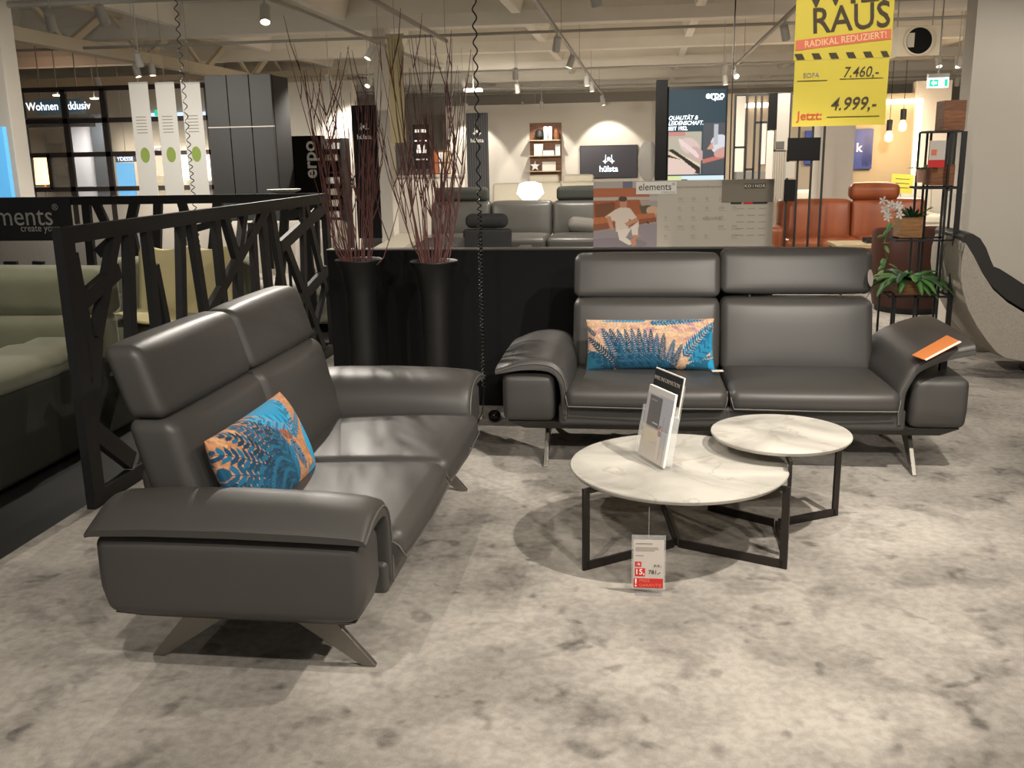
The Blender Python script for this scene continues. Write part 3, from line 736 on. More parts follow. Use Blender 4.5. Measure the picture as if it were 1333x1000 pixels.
# slatted fence, side panel running into depth
FNX = -2.57
fa = thing('slatted_fence', 'black fence panel of crooked slats behind the left sofa', 'fence', (FNX, 4.0, 0), group='slatted fence panels')
_ft = [0]
def fslat(p, q, w, name='slat', t=.045):
    _ft[0] += 1; t = .044-.0005*(_ft[0] % 30)
    a, b = P(*p, x=FNX), P(*q, x=FNX)
    return MB().bar(a-fa.location, b-fa.location, w, t, (1, 0, 0)).build(name, BLACKM, fa)
def fz(y, z): return (0, y, z)
FL = 3.75; FH = 1.32
MB().box(-.0225, .0225, 0, FL, FH-.075, FH).build('top_rail', BLACKM, fa)
MB().box(-.0225, .0225, 0, FL, 0, .08).build('bottom_rail', BLACKM, fa)
MB().box(-.0225, .0225, 0, .095, .08, FH-.075).build('end_post', BLACKM, fa)
MB().box(-.0225, .0225, FL-.09, FL, .08, FH-.075).build('end_post', BLACKM, fa)
for s in [((92, 330), (120, 480), .055), ((150, 300), (124, 440), .06), ((124, 440), (118, 560), .07), ((100, 398), (152, 352), .075), ((98, 385), (118, 490), .05),
          ((166, 298), (171, 470), .062), ((189, 292), (206, 450), .06), ((200, 345), (222, 455), .05), ((234, 285), (237, 430), .06), ((247, 284), (268, 420), .07),
          ((279, 280), (293, 420), .075), ((291, 280), (310, 345), .07), ((318, 274), (308, 345), .06), ((309, 340), (311, 420), .09), ((268, 412), (348, 268), .07),
          ((328, 290), (334, 400), .07), ((340, 275), (352, 400), .09), ((352, 272), (374, 410), .08), ((364, 322), (423, 268), .09), ((370, 315), (400, 395), .08),
          ((400, 395), (428, 475), .07), ((393, 262), (399, 480), .06), ((397, 264), (424, 380), .07), ((372, 410), (425, 352), .09), ((423, 372), (402, 462), .06),
          ((376, 415), (405, 440), .07), ((412, 262), (414, 330), .05), ((150, 480), (250, 620), .09), ((230, 430), (180, 640), .09), ((120, 560), (170, 600), .09),
          ((300, 420), (330, 560), .08), ((350, 400), (320, 560), .08), ((376, 400), (390, 520), .08)]:
    fslat(*s)
# rear panel with lettering board
FBY = 7.76
fb = thing('slatted_fence', 'black rear fence panel with white lettering board', 'fence', (FNX, FBY, 0), group='slatted fence panels')
FBX = P(-40, 260, y=FBY).x-FNX
MB().box(FBX, 0, -.0225, .0225, FH-.07, FH).build('top_rail', BLACKM, fb)
MB().box(FBX, 0, -.0225, .0225, 0, .08).build('bottom_rail', BLACKM, fb)
def bslat(p, q, w):
    a, b = P(*p, y=FBY)-Vector((FNX, FBY, 0)), P(*q, y=FBY)-Vector((FNX, FBY, 0))
    _ft[0] += 1; MB().bar(a, b, w, .044-.0005*(_ft[0] % 30), (0, 1, 0)).build('slat', BLACKM, fb)
for s in [((112, 262), (120, 345), .07), ((124, 262), (142, 300), .07), ((176, 262), (168, 300), .08), ((168, 290), (180, 345), .08), ((206, 262), (204, 350), .07), ((128, 330), (160, 300), .09),
          ((236, 262), (262, 345), .07), ((284, 262), (275, 350), .08), ((246, 300), (300, 285), .06), ((318, 262), (310, 350), .07), ((345, 262), (352, 350), .06), ((372, 262), (366, 350), .07),
          ((366, 282), (420, 270), .06), ((396, 262), (404, 350), .06), ((50, 340), (56, 420), .10), ((14, 340), (26, 430), .12), ((204, 350), (210, 470), .07), ((262, 345), (250, 470), .08),
          ((310, 350), (322, 470), .07), ((366, 350), (352, 470), .07), ((404, 350), (412, 470), .07), ((180, 345), (160, 460), .08), ((120, 345), (100, 470), .08)]:
    bslat(*s)
x0, x1, z0, z1 = P(-40, 312, y=FBY).x-FNX, P(100, 312, y=FBY).x-FNX, P(50, 313, y=FBY).z, FH
sb = MB().box(x0, x1, -.034, -.023, z0, z1-.004).build('sign_board', SIGNBG, fb)
q = P(70, 291, y=FBY-.04)-Vector((FNX, FBY, 0))
t1 = text('lettering', 'elements', .235, LETTER, sb, (q.x, -.0355, P(40, 282, y=FBY).z), align='RIGHT', sx=.93)
q2 = P(26, 296, y=FBY-.04)-Vector((FNX, FBY, 0))
text('lettering', 'create your', .085, LETTER, sb, (q2.x, -.0355, P(40, 297, y=FBY).z), align='LEFT', sx=.9)
q3 = P(71, 271, y=FBY-.04)-Vector((FNX, FBY, 0))
text('lettering', '®', .075, LETTER, sb, (q3.x, -.0355, P(71, 270, y=FBY).z))

# vases with twigs
def vase(px0, px1, py, y, label):
    a, b = P(px0, py, y=y), P(px1, py, y=y); r = (b.x-a.x)/2; c = (a+b)/2
    o = thing('floor_vase', label, 'vase', (c.x, y, 0), group='tall black floor vases'); H = c.z+.012
    MB().lathe([(r*.55, 0), (r*.58, .01), (r*.60, H*.45), (r*.64, H*.8), (r*.78, H*.94), (r*.97, H-.012), (r, H-.004), (r*.98, H), (r*.92, H-.006), (r*.70, H*.93), (r*.55, H*.8), (r*.5, H*.5), (.01, H*.5)], 40).build('body', mat('matt_black_vase', (20, 19, 19), .5, var=.05), o, smooth=True, ang=70)
    return c.x, y, H, r
def twigs(c, n, label, group, seeds, tall):
    x, y, H, r = c; rg = random.Random(seeds)
    for k in range(n):
        a = rg.uniform(0, 6.283); q = rg.random()**.6
        bx, by = x+math.cos(a)*r*.35*q, y+math.sin(a)*r*.35*q
        if k < len(tall):
            e = P(*tall[k], y=y+rg.uniform(-.12, .12)); tx, ty, tz = e.x, e.y, e.z
        else:
            tx, ty, tz = x+math.cos(a)*rg.uniform(.08, .30)*(.4+q), y+math.sin(a)*rg.uniform(.05, .2), rg.uniform(1.6, 2.15)
        m = MB(); wob = rg.uniform(-.03, .03); wob2 = rg.uniform(-.03, .03); zb = H*.53
        pts = []
        for i in range(12):
            t = i/11; w = math.sin(t*math.pi); s = t**1.15 if k >= len(tall) else t
            rim = max(0, 1-abs(zb+(tz-zb)*t-H)/.25)
            px_, py_ = bx+(tx-bx)*s+wob*w+wob2*math.sin(t*6.28), by+(ty-by)*s+wob2*w
            lim = r*.60
            if zb+(tz-zb)*t < H+.01:
                dx, dy = px_-x, py_-y; dd = math.hypot(dx, dy)
                L_ = r*.44
                if dd > L_: px_, py_ = x+dx/dd*L_, y+dy/dd*L_
            pts.append((px_, py_, zb+(tz-zb)*t))
        m.tube(pts, [.0048*(1-.72*i/11) for i in range(12)], 5)
        for j in range(rg.randint(2, 4)):
            i = rg.randint(5, 10); p = Vector(pts[i]); ln = rg.uniform(.12, .38); an = rg.uniform(0, 6.28)
            sp = rg.uniform(.12, .4)
            qd = Vector((math.cos(an)*sp, math.sin(an)*sp*.7, 1)).normalized()
            e = p+qd*ln; mid = p+qd*ln*.5+Vector((math.cos(an)*.012, 0, 0))
            m.tube([p, mid, e], [.0034, .0026, .0014], 4)
        tag(m.build('twig', TWIG, smooth=True), label, 'twig', group)
v1 = vase(437, 498, 340, 5.60, 'tall black flared floor vase nearer the slatted fence')
v2 = vase(534, 596, 342, 5.60, 'tall black flared floor vase nearer the coiled cable')
twigs(v1, 34, 'bare reddish-brown twig standing in the vase nearer the fence', 'twigs in the left vase', 3, [(372, 55), (382, 56), (405, 100), (430, 105), (486, 105), (456, 120), (415, 110), (470, 115), (398, 90), (495, 60)])
twigs(v2, 36, 'bare reddish-brown twig standing in the vase nearer the coiled cable', 'twigs in the right vase', 5, [(490, 55), (505, 48), (532, 52), (541, 48), (553, 44), (588, 50), (588, 58), (597, 90), (510, 46), (605, 125), (520, 60), (500, 60)])

# coiled cables
def coil(px, py0, py1, y, pitch0, pitch1, rad, label, zsplit, tail=None):
    a, b = P(px[0], py0, y=y), P(px[1], py1, y=y); z0, z1 = 3.6, b.z
    xa, xb = b.x, b.x
    pts = []; z = z0; ph = 0
    while z > z1:
        pit = pitch0 if z > zsplit else pitch1 if z < zsplit-.3 else pitch0+(pitch1-pitch0)*(zsplit-z)/.3
        pts.append((xb+rad*math.cos(ph), y+rad*math.sin(ph), z)); ph += math.pi/5; z -= pit/10
    if tail: pts += tail
    o = MB().tube(pts, .0042, 5).build('coiled_cable', CABLE, smooth=True, ang=180); return tag(o, label, 'cable', 'coiled power cables')
cb = P(630, 515, y=5.45)
coil((625, 630), 0, 505, 5.45, .085, .022, .011, 'black coiled cable hanging to the floor between the two sofas', 1.55,
     [(cb.x-.0, 5.45, .22), (cb.x-.01, 5.43, .12), (cb.x-.05, 5.36, .03), (cb.x-.10, 5.2, .012), (cb.x-.08, 5.0, .010), (cb.x-.14, 4.82, .010)])
coil((232, 258), 0, 320, 8.35, .085, .06, .016, 'black coiled cable hanging behind the rear fence panel', 1.9)

# ================================================================== HANGING YELLOW PRICE BANNER
BY = 4.8
x0, x1, zb, _ = *[P(1031, 163, y=BY).x, P(1151, 168, y=BY).x], P(1031, 165, y=BY).z, 0
bn = thing('price_banner', 'hanging yellow sale banner with handwritten prices', 'banner', ((x0+x1)/2, BY, zb), math.radians(-1.5))
hw = (x1-x0)/2
def wavy(z0, z1, w, name, y0, m):
    n = 10; vs = []; fs = []
    for i in range(n+1):
        for j in range(9):
            z = z0+(z1-z0)*i/n; x = -w+2*w*j/8; vs.append((x, y0+.002*math.sin(z*14+x*5), z))
    k = len(vs); vs += [(x, y+.0015, z) for x, y, z in vs]
    for i in range(n):
        for j in range(8):
            a = i*9+j; fs += [(a, a+1, a+10, a+9), (k+a, k+a+9, k+a+10, k+a+1)]
    for i in range(n):
        for a in (i*9, i*9+8): fs.append((a, a+9, k+a+9, k+a))
    for j in range(8):
        for a in (j, n*9+j): fs.append((a, a+1, k+a+1, k+a))
    return MB().add(vs, fs).build(name, m, bn, smooth=True)
zs = P(1040, 79, y=BY).z-zb
lowsheet = wavy(0, zs, hw, 'price_sheet', 0, YELLOW)
upsheet = wavy(zs+.001, .80, hw*1.03, 'headline_sheet', .001, YELLOW)
def bz(py): return P(1095, py, y=BY).z-zb
def bx_(px, py=100): return P(px, py, y=BY).x-(x0+x1)/2
FY = -.0045
text('lettering', 'RAUS', .158, INK, upsheet, (bx_(1107, 28), FY, bz(25)), (math.pi/2, math.radians(-3.5), 0), sx=.90, bold=.003)
text('lettering', 'WILL', .158, INK, upsheet, (bx_(1108, 0), FY, bz(-10)), (math.pi/2, math.radians(-3.5), 0), sx=1.15, bold=.003)
an = math.radians(5); zc = bz(52)
MB().hexa([(-hw, FY, zc-.022-hw*math.tan(an)), (hw, FY, zc-.022+hw*math.tan(an)), (hw, FY+.002, zc-.022+hw*math.tan(an)), (-hw, FY+.002, zc-.022-hw*math.tan(an))],
          [(-hw, FY, zc+.022-hw*math.tan(an)), (hw, FY, zc+.022+hw*math.tan(an)), (hw, FY+.002, zc+.022+hw*math.tan(an)), (-hw, FY+.002, zc+.022-hw*math.tan(an))]).build('red_stripe', PINKBAND, upsheet)
text('lettering', 'RADIKAL REDUZIERT!', .040, PALEINK, upsheet, (.01, FY-.001, zc), (math.pi/2, -an, 0), sx=.92, bold=.0006)
for k in range(6):
    xx = -hw+.01+k*hw*2/5.5; z0_ = zs+.004; w = .034
    xe = min(hw, xx+w)
    MB().hexa([(xx, FY, z0_), (xe, FY, z0_), (xe, FY+.002, z0_), (xx, FY+.002, z0_)], [(xx-.014, FY, z0_+.026), (xe-.014, FY, z0_+.026), (xe-.014, FY+.002, z0_+.026), (xx-.014, FY+.002, z0_+.026)]).build('hazard_stripe', INK, upsheet)
text('lettering', 'SOFA', .030, GREYINK, lowsheet, (bx_(1056, 97), FY, bz(97)))
text('lettering', '7.460,-', .066, INK, lowsheet, (bx_(1120, 95), FY, bz(95)), sx=.86, shear=.2, bold=.0005)
text('lettering', '4.999,-', .082, INK, lowsheet, (bx_(1110, 136), FY, bz(136)), sx=.90, shear=.25, bold=.0008)
text('lettering', 'Jetzt:', .056, REDINK, lowsheet, (bx_(1054, 150), FY, bz(150)), sx=1.0, bold=.0014)
for a, b, py in ((1038, 1077, 104), (1093, 1149, 103), (1076, 1144, 152)):
    MB().box(bx_(a, py), bx_(b, py), FY, FY+.001, bz(py)-.0015, bz(py)+.0015).build('rule_line', INK, lowsheet)
for s in (-1, 1): MB().tube([(s*hw*.8, .012, .80), (s*hw*.8, .012, DZ-zb)], .0015, 4).build('string', TRACK, bn)

# ================================================================== POSTER BOARD ON THE PARTITION
x0, x1 = P(772, 300, y=PY).x, P(1007, 300, y=PY).x; z0, z1 = 1.026, P(890, 235, y=PY).z
pb = thing('poster_board', 'acrylic info board with photo of seated man standing on the partition', 'poster', (x0, PY+.05, z0))
Wd, Hd = x1-x0, z1-z0
BOARDP = mat('board_print', (190, 182, 168), .35, var=.02)
MB().box(0, Wd, -.004, .004, 0, Hd).build('board', BOARDP, pb)
cv = Canvas(118, 118, (168, 156, 150))
cv.rect(0, 0, 118, 36, (176, 168, 162)); cv.rect(54, 0, 72, 12, (110, 112, 132)); cv.rect(0, 12, 118, 14, (150, 140, 140)); cv.rect(0, 88, 118, 118, (150, 140, 146))
cv.poly([(0, 12), (100, 12), (104, 34), (0, 36)], (178, 104, 66)); cv.rect(0, 28, 118, 34, (190, 178, 168)); cv.poly([(0, 34), (84, 32), (96, 60), (0, 66)], (164, 92, 54))
cv.poly([(2, 40), (40, 36), (40, 60), (4, 64)], (120, 72, 42)); cv.poly([(84, 44), (104, 42), (112, 54), (90, 60)], (92, 82, 58)); cv.ell(108, 52, 11, 8, (206, 170, 140))
cv.poly([(0, 64), (112, 56), (116, 68), (0, 84)], (184, 108, 64)); cv.poly([(0, 76), (116, 64), (116, 72), (0, 90)], (140, 82, 50)); cv.poly([(98, 72), (101, 72), (108, 90), (105, 90)], (50, 44, 46))
cv.poly([(0, 88), (40, 82), (118, 74), (118, 118), (0, 118)], (148, 138, 142)); cv.ell(40, 112, 60, 12, (120, 110, 118), 0, .5)
S = (220, 204, 190); K = (196, 140, 112)
cv.poly([(40, 50), (54, 44), (68, 48), (80, 64), (78, 72), (66, 66), (64, 88), (42, 90), (40, 70), (30, 70), (22, 62)], S)
cv.poly([(24, 62), (32, 62), (38, 84), (32, 88)], K); cv.poly([(80, 64), (84, 70), (62, 80), (58, 74)], K); cv.ell(55, 38, 7, 9, K); cv.ell(54, 31, 8, 5, (80, 58, 48))
cv.poly([(44, 86), (66, 84), (84, 70), (82, 96), (72, 98), (70, 84), (60, 100), (76, 110), (66, 114), (48, 104)], (228, 216, 202)); cv.poly([(72, 96), (90, 96), (78, 102)], K); cv.poly([(68, 104), (78, 100), (80, 114), (72, 116)], K)
printed('photo', cv, (0, -.0055, 0), (Wd*.36, 0, 0), (0, 0, Hd*.995), pb, PRINT)
MB().box(Wd*.24, Wd*.465, -.010, -.006, Hd*.80, Hd*.985).build('brand_plate', WHITE, pb)
text('lettering', 'elements', .060, INK, pb, (Wd*.345, -.0105, Hd*.905), sx=.92, bold=.0005); text('lettering', '®', .022, INK, pb, (Wd*.448, -.0105, Hd*.945))
text('lettering', 'create your', .018, GREYINK, pb, (Wd*.42, -.0105, Hd*.83))
MB().box(Wd*.715, Wd*.995, -.0075, -.0045, Hd*.66, Hd*1.0).build('grey_card', mat('grey_card', (126, 118, 104), .6, var=.03), pb)
for k, ch in enumerate('KOINOR'):
    xx = Wd*.845+k*Wd*.0195
    MB().box(xx-Wd*.0085, xx+Wd*.0085, -.0085, -.0075, Hd*.865, Hd*.935).build('letter_tile', INK, pb)
    text('lettering', ch, .024, LETTER, pb, (xx, -.009, Hd*.90))
for a, b, m in ((.765, .825, BLACKM), (.835, .885, REDTAG), (.885, .965, BLACKM)):
    MB().box(Wd*a, Wd*b, -.0085, -.0075, Hd*.635, Hd*.665).build('colour_swatch', m, pb)
text('lettering', 'Typenplan Elementübersicht Bezugsbeispiele', .022, GREYINK, pb, (Wd*.585, -.0052, Hd*.90), sx=.8)
text('lettering', 'sounden', .034, GREYINK, pb, (Wd*.665, -.0052, Hd*.43))
rg = random.Random(2); LINE = mat('fine_print', (164, 156, 144), .6, var=.05)
for i in range(6):
    for j in range(5):
        if rg.random() < .9:
            xx, zz = Wd*(.40+.075*i), Hd*(.70-.14*j)
            if i > 4 and j == 2: continue
            w = Wd*rg.uniform(.02, .045)
            MB().box(xx, xx+w, -.0052, -.0045, zz-.010, zz-.007).build('drawing_line', LINE, pb)
            MB().box(xx, xx+w*.7, -.0052, -.0045, zz, zz+.018).build('drawing', mat('drawing_grey', (176, 168, 156), .6, var=.04), pb)
for i in range(3):
    for j in range(5):
        xx, zz = Wd*(.80+.06*i), Hd*(.56-.10*j); MB().box(xx, xx+Wd*.04, -.0052, -.0045, zz, zz+.006).build('drawing_line', LINE, pb)
MB().box(-.0, Wd, -.02, .02, -.002, .0).build('foot_rail', ACRYL, pb)

# ================================================================== RIGHT SIDE: SHELL ARMCHAIR, PLANT STAND
RCY = 6.95
rc = thing('shell_armchair', 'grey tweed shell armchair with black leather pad at the right edge', 'armchair', (2.95, 7.3, 0))
def rcx(pts): return [(p.x-2.95, p.z) for p in (P(a, b, y=RCY) for a, b in pts)]
outer = rcx([(1253, 312), (1248, 330), (1246, 352), (1248, 375), (1256, 402), (1268, 425), (1282, 445), (1294, 460), (1306, 468), (1333, 473), (1390, 470), (1440, 455), (1470, 435), (1478, 420)])
inner = rcx([(1466, 418), (1420, 432), (1375, 428), (1333, 407), (1310, 393), (1290, 375), (1275, 352), (1264, 330)])
def shell(poly, ylo, yhi, inset, nm, m, n=9):
    cx = sum(p[0] for p in poly)/len(poly); cz = sum(p[1] for p in poly)/len(poly); rings = []
    for i in range(n+1):
        t = i/n; y = ylo+(yhi-ylo)*t; k = 1-inset*(abs(2*t-1)**4)
        rings.append([(cx+(x-cx)*k, y, cz+(z-cz)*k) for x, z in poly])
    return MB().loft(rings).build(nm, m, rc, smooth=True, ang=55)
shell(outer+inner, -.36, .36, .05, 'shell', TWEED)
pad = rcx([(1263, 332), (1254, 318), (1252, 308), (1257, 303), (1266, 303), (1276, 309), (1284, 322), (1290, 338), (1294, 347), (1302, 350), (1318, 360), (1333, 370), (1375, 392), (1420, 402), (1460, 396), (1466, 414), (1420, 430), (1375, 426), (1333, 404), (1310, 390), (1290, 372), (1276, 350)])
shell(pad, -.33, .33, .03, 'leather_pad', mat('black_leather', (52, 50, 48), .4, var=.06, scale=8))
MB().lathe([(.29, 0), (.30, .006), (.29, .014), (.04, .022), (.03, .10), (.03, .14)], 36, (.10, 0, 0)).build('swivel_base', BLACKM, rc, smooth=True)

SY = 7.25
ps = thing('plant_stand', 'tall black metal rod stand carrying plant boxes beside the white wall', 'stand', (1.95, SY, 0))
def sx_(px, py): return P(px, py, y=SY).x-1.95
def sz_(px, py): return P(px, py, y=SY).z
zt = sz_(1190, 382)
lows = [sx_(a, 400) for a in (1149, 1159, 1167, 1184, 1200, 1213, 1222, 1231)]
for k, x in enumerate(lows):
    y = -.12 if k % 2 else .12
    top = zt if k < 5 else sz_(1215, 172)
    MB().box(x-.007, x+.007, y-.007, y+.007, 0, top).build('rod', BLACKM, ps)
for px in (1203, 1193, 1240, 1208):
    x = sx_(px, 300); MB().box(x-.007, x+.007, .10, .114, zt, sz_(1215, 172)).build('rod', BLACKM, ps)
x = sx_(1247, 175); MB().box(x-.010, x+.010, -.13, -.11, 0, sz_(1215, 172)).build('rod', BLACKM, ps)
for z, a, b in ((zt-.014, lows[0], lows[7]), (sz_(1190, 310)-.014, sx_(1160, 310), lows[7]), (sz_(1200, 243)-.014, sx_(1190, 243), lows[7]), (sz_(1230, 173), sx_(1203, 173), x)):
    for y in (-.127, .113): MB().box(a, b, y, y+.014, z, z+.014).build('cross_bar', BLACKM, ps)
    for xx in (a, b-.014): MB().box(xx, xx+.014, -.113, .113, z, z+.014).build('cross_bar', BLACKM, ps)
def wbox(px0, px1, py0, py1, label, y0=-.10, y1=.10, m=None):
    a, b = P(px0, py1, y=SY), P(px1, py0, y=SY); o = thing('wooden_box', label, 'box', ((a.x+b.x)/2, SY, a.z), group='wooden boxes on the plant stand')
    w, h, t = (b.x-a.x)/2, b.z-a.z, .012; m = m or WOOD
    MB().box(-w, w, y0, y0+t, 0, h).build('front_board', m, o); MB().box(-w, w, y1-t, y1, 0, h).build('back_board', m, o)
    MB().box(-w, -w+t, y0+t, y1-t, 0, h).build('side_board', m, o); MB().box(w-t, w, y0+t, y1-t, 0, h).build('side_board', m, o)
    MB().box(-w+t, w-t, y0+t, y1-t, .0, h*.8).build('soil', mat('soil', (40, 32, 26), .9, var=.2), o)
    return o, (a.x+b.x)/2, a.z+h, w
_, fx, fzt, fw = wbox(1163, 1199, 363, 381, 'low oak box holding the fern')
_, ox, ozt, ow = wbox(1167, 1197, 282, 308, 'middle oak box holding the white orchid')
wbox(1206, 1238, 214, 241, 'oak box behind the small red price card', m=WALNUT)
wbox(1222, 1253, 131, 170, 'oak box on top of the plant stand', m=WALNUT)
def blade(p0, dirv, length, width, droop, m, par, name='leaf', seg=6, lobes=False):
    d = Vector(dirv).normalized(); s = d.cross(Vector((0, 0, 1))).normalized(); vs, fs = [], []
    p = Vector(p0); st = length/seg
    for i in range(seg+1):
        t = i/seg; w = width*math.sin(math.pi*min(1, .12+.88*t))**.7*(.35 if i == seg else 1)
        if lobes and i % 2: w *= .72
        nrm = Vector((0, 0, 1)); vs += [p-s*w/2, p+nrm*w*.12, p+s*w/2]
        d = (d+Vector((0, 0, -droop/seg))).normalized(); p = p+d*st
    for i in range(seg):
        a = i*3; fs += [(a, a+1, a+4, a+3), (a+1, a+2, a+5, a+4)]
    o = MB().add(vs, fs).build(name, m, par, smooth=True)
    sm = o.modifiers.new('thick', 'SOLIDIFY'); sm.thickness = .0012
    return o
rg = random.Random(11)
fe = thing('fern_plant', 'green fern with arching fronds in the low oak box', 'plant', (fx, SY, fzt-.02))
for k in range(44):
    a = k/22*6.283+rg.uniform(-.2, .2); up = rg.uniform(.5, 1.1); ln = rg.uniform(.20, .36)
    blade((math.cos(a)*.03, math.sin(a)*.03, 0), (math.cos(a), math.sin(a)*.8, up), ln, rg.uniform(.065, .10), rg.uniform(1.3, 2.4), (LEAF, LEAFD, LEAF)[k % 3], fe, 'frond', 9, True)
MB().lathe([(.02, -.03), (.03, .0), (.02, .02), (.002, .03)], 10).build('crown', LEAFD, fe)
orc = thing('orchid_plant', 'white orchid with trailing pale leaves in the middle oak box', 'plant', (ox-.06, SY, ozt-.02))
for (a, b, c_) in (((0, 0, 0), (-.06, -.06, .10), (-.13, -.08, .13)), ((0, 0, 0), (-.03, -.08, .07), (-.16, -.11, .03))):
    MB().tube([a, b, c_], .003, 5).build('stem', LEAF, orc)
for k in range(10):
    p = Vector((rg.uniform(-.19, -.02), rg.uniform(-.13, -.05), rg.uniform(.02, .14)))
    fl = MB()
    for j in range(5):
        a = j*1.2566; fl.add([p, p+Vector((math.cos(a-.4)*.022, -.004, math.sin(a-.4)*.022)), p+Vector((math.cos(a)*.034, -.006, math.sin(a)*.034)), p+Vector((math.cos(a+.4)*.022, -.004, math.sin(a+.4)*.022))], [(0, 1, 2, 3)])
    o = fl.build('blossom', PETAL, orc); sm = o.modifiers.new('thick', 'SOLIDIFY'); sm.thickness = .002
tr_ = [(-.02, -.10, 0), (-.10, -.12, -.06), (-.13, -.13, -.16), (-.10, -.13, -.26), (-.12, -.13, -.36)]
MB().tube(tr_, .003, 5).build('stem', LEAF, orc)
for k in range(12):
    q = Vector(tr_[1+k % 4])+Vector((rg.uniform(-.02, .02), 0, rg.uniform(-.05, .05))); a = rg.uniform(0, 6.28)
    blade(q, (math.cos(a), -.5, math.sin(a)*.4), .07, .04, .6, LEAFP if k % 2 else LEAF, orc)
sg = thing('agave_plant', 'dark green spiky plant next to the white orchid', 'plant', (ox+.03, SY, ozt-.02))
for k in range(22):
    a = k*2.4; blade((math.cos(a)*.015, math.sin(a)*.015, 0), (math.cos(a), math.sin(a), rg.uniform(.5, 1.6)), rg.uniform(.09, .15), .026, rg.uniform(.2, .8), LEAFD, sg)
MB().lathe([(.015, -.02), (.025, .0), (.002, .03)], 10).build('crown', LEAFD, sg)
# upper small plant in a pale pot and a price card
q = P(1199, 232, y=SY); pp = thing('potted_palm', 'small green palm in a pale pink pot high on the stand', 'plant', (q.x, SY, q.z-.03))
MB().lathe([(.028, 0), (.036, .09), (.030, .092), (.024, .07)], 18).build('pot', mat('pink_pot', (206, 160, 140), .6, var=.05), pp, smooth=True)
for k in range(12):
    a = k*.9; blade((0, 0, .08), (math.cos(a), math.sin(a), 1.0), .11, .022, 1.2, LEAF, pp)
x0, x1, z0, z1 = P(1208, 218, y=SY-.14).x, P(1229, 218, y=SY-.14).x, P(1215, 218, y=SY-.14).z, P(1215, 183, y=SY-.14).z
pc = thing('price_card', 'small white and red price card hanging on the plant stand', 'price card', (x0, SY-.14, z0))
MB().box(0, x1-x0, 0, .003, 0, z1-z0).build('card', mat('card_grey', (200, 192, 184), .7, var=.02), pc)
MB().box(0, x1-x0, -.001, 0, 0, .05).build('red_band', REDTAG, pc); MB().box(.015, .05, -.001, 0, .08, .12).build('red_badge', PINKBAND, pc)

# brown barrel armchair behind the stand
bc = thing('barrel_armchair', 'brown leather barrel armchair behind the plant stand', 'armchair', (P(1192, 340, y=10.0).x, 10.1, 0))
n = 26; R0, R1 = .40, .30; seg = []
for k in range(n+1):
    a = math.radians(-205+k*(230/n)); ca, sa = math.cos(a), math.sin(a); hh = .80+.06*math.sin((k/n)*math.pi)
    seg.append([(R0*ca*.9, R0*sa*.9, .06), (R0*ca, R0*sa, .30), (R0*ca, R0*sa, hh-.04), ((R0-.02)*ca, (R0-.02)*sa, hh), ((R1+.02)*ca, (R1+.02)*sa, hh), (R1*ca, R1*sa, hh-.04), (R1*ca, R1*sa, .10)])
MB().loft(seg).build('barrel_back', BROWN, bc, smooth=True, ang=50)
MB().lathe([(.29, .06), (.30, .40), (.28, .45), (.01, .46)], 28).build('seat', BROWN, bc, smooth=True)
MB().lathe([(.33, 0), (.34, .06), (.01, .062)], 28).build('plinth', BLACKM, bc)

# ================================================================== BACKGROUND SOFAS
def rsofa(name, label, m, x0, x1, yf, depth, zs, zb, n, heads=(), arms=(), arm_h=.6, base=.08, back_t=.22, facing=-1, backm=None, cat='sofa', group=None):
    W = x1-x0; o = thing(name, label, cat, ((x0+x1)/2, yf, 0), group=group); h = W/2; a0 = .2 if 'l' in arms else 0; a1 = .2 if 'r' in arms else 0
    MB().cushion((-h, .02, base), (h, depth, zs-.13), .03).build('base', m, o)
    for s in (-1, 1):
        for y in (.08, depth-.08): MB().box(s*(h-.08)-.02, s*(h-.08)+.02, y-.02, y+.02, 0, base+.02).build('foot', STEEL, o)
    sw = (W-a0-a1)/n
    for k in range(n):
        xa = -h+a0+k*sw
        MB().cushion((xa+.005, 0, zs-.15), (xa+sw-.005, depth-back_t, zs), .05, (0, .01, .02)).build('seat_cushion', m, o)
        MB().cushion((xa+.005, depth-back_t-.03, zs-.05), (xa+sw-.005, depth, zb), .05, (0, .03, .012), fn=lambda x, y, z, u: (x, y+(z-zs)*.15, z)).build('back_cushion', m, o)
        if k in heads: MB().cushion((xa+.05, depth-back_t+.06, zb+.005), (xa+sw-.05, depth+.05, zb+.18), .05, (0, .02, .01)).build('headrest', backm or m, o)
    for s, c in ((-1, 'l'), (1, 'r')):
        if c in arms: MB().cushion((s*h-.1*s-.1, .02, base), (s*h-.1*s+.1, depth, arm_h), .06, (.01, .01, .01)).build('armrest', m, o)
    return o
a, b = P(560, 300, y=12.6).x, P(800, 300, y=12.6).x
rsofa('grey_leather_sofa', 'wide grey leather sofa with headrests behind the partition', GREYL, a, b, 11.8, 1.05, .60, 1.0, 3, (0, 2), (), backm=DARKG)
q = P(758, 292, y=12.2); cu = MB().cushion((-.2, -.08, -.09), (.2, .08, .09), .075, (0, .02, .01)).build('scatter_cushion', GREYF); cu.location = (q.x, 12.5, .70); cu.rotation_euler = (-.5, .1, 0); tag(cu, 'small grey cushion lying on the grey leather sofa', 'cushion')
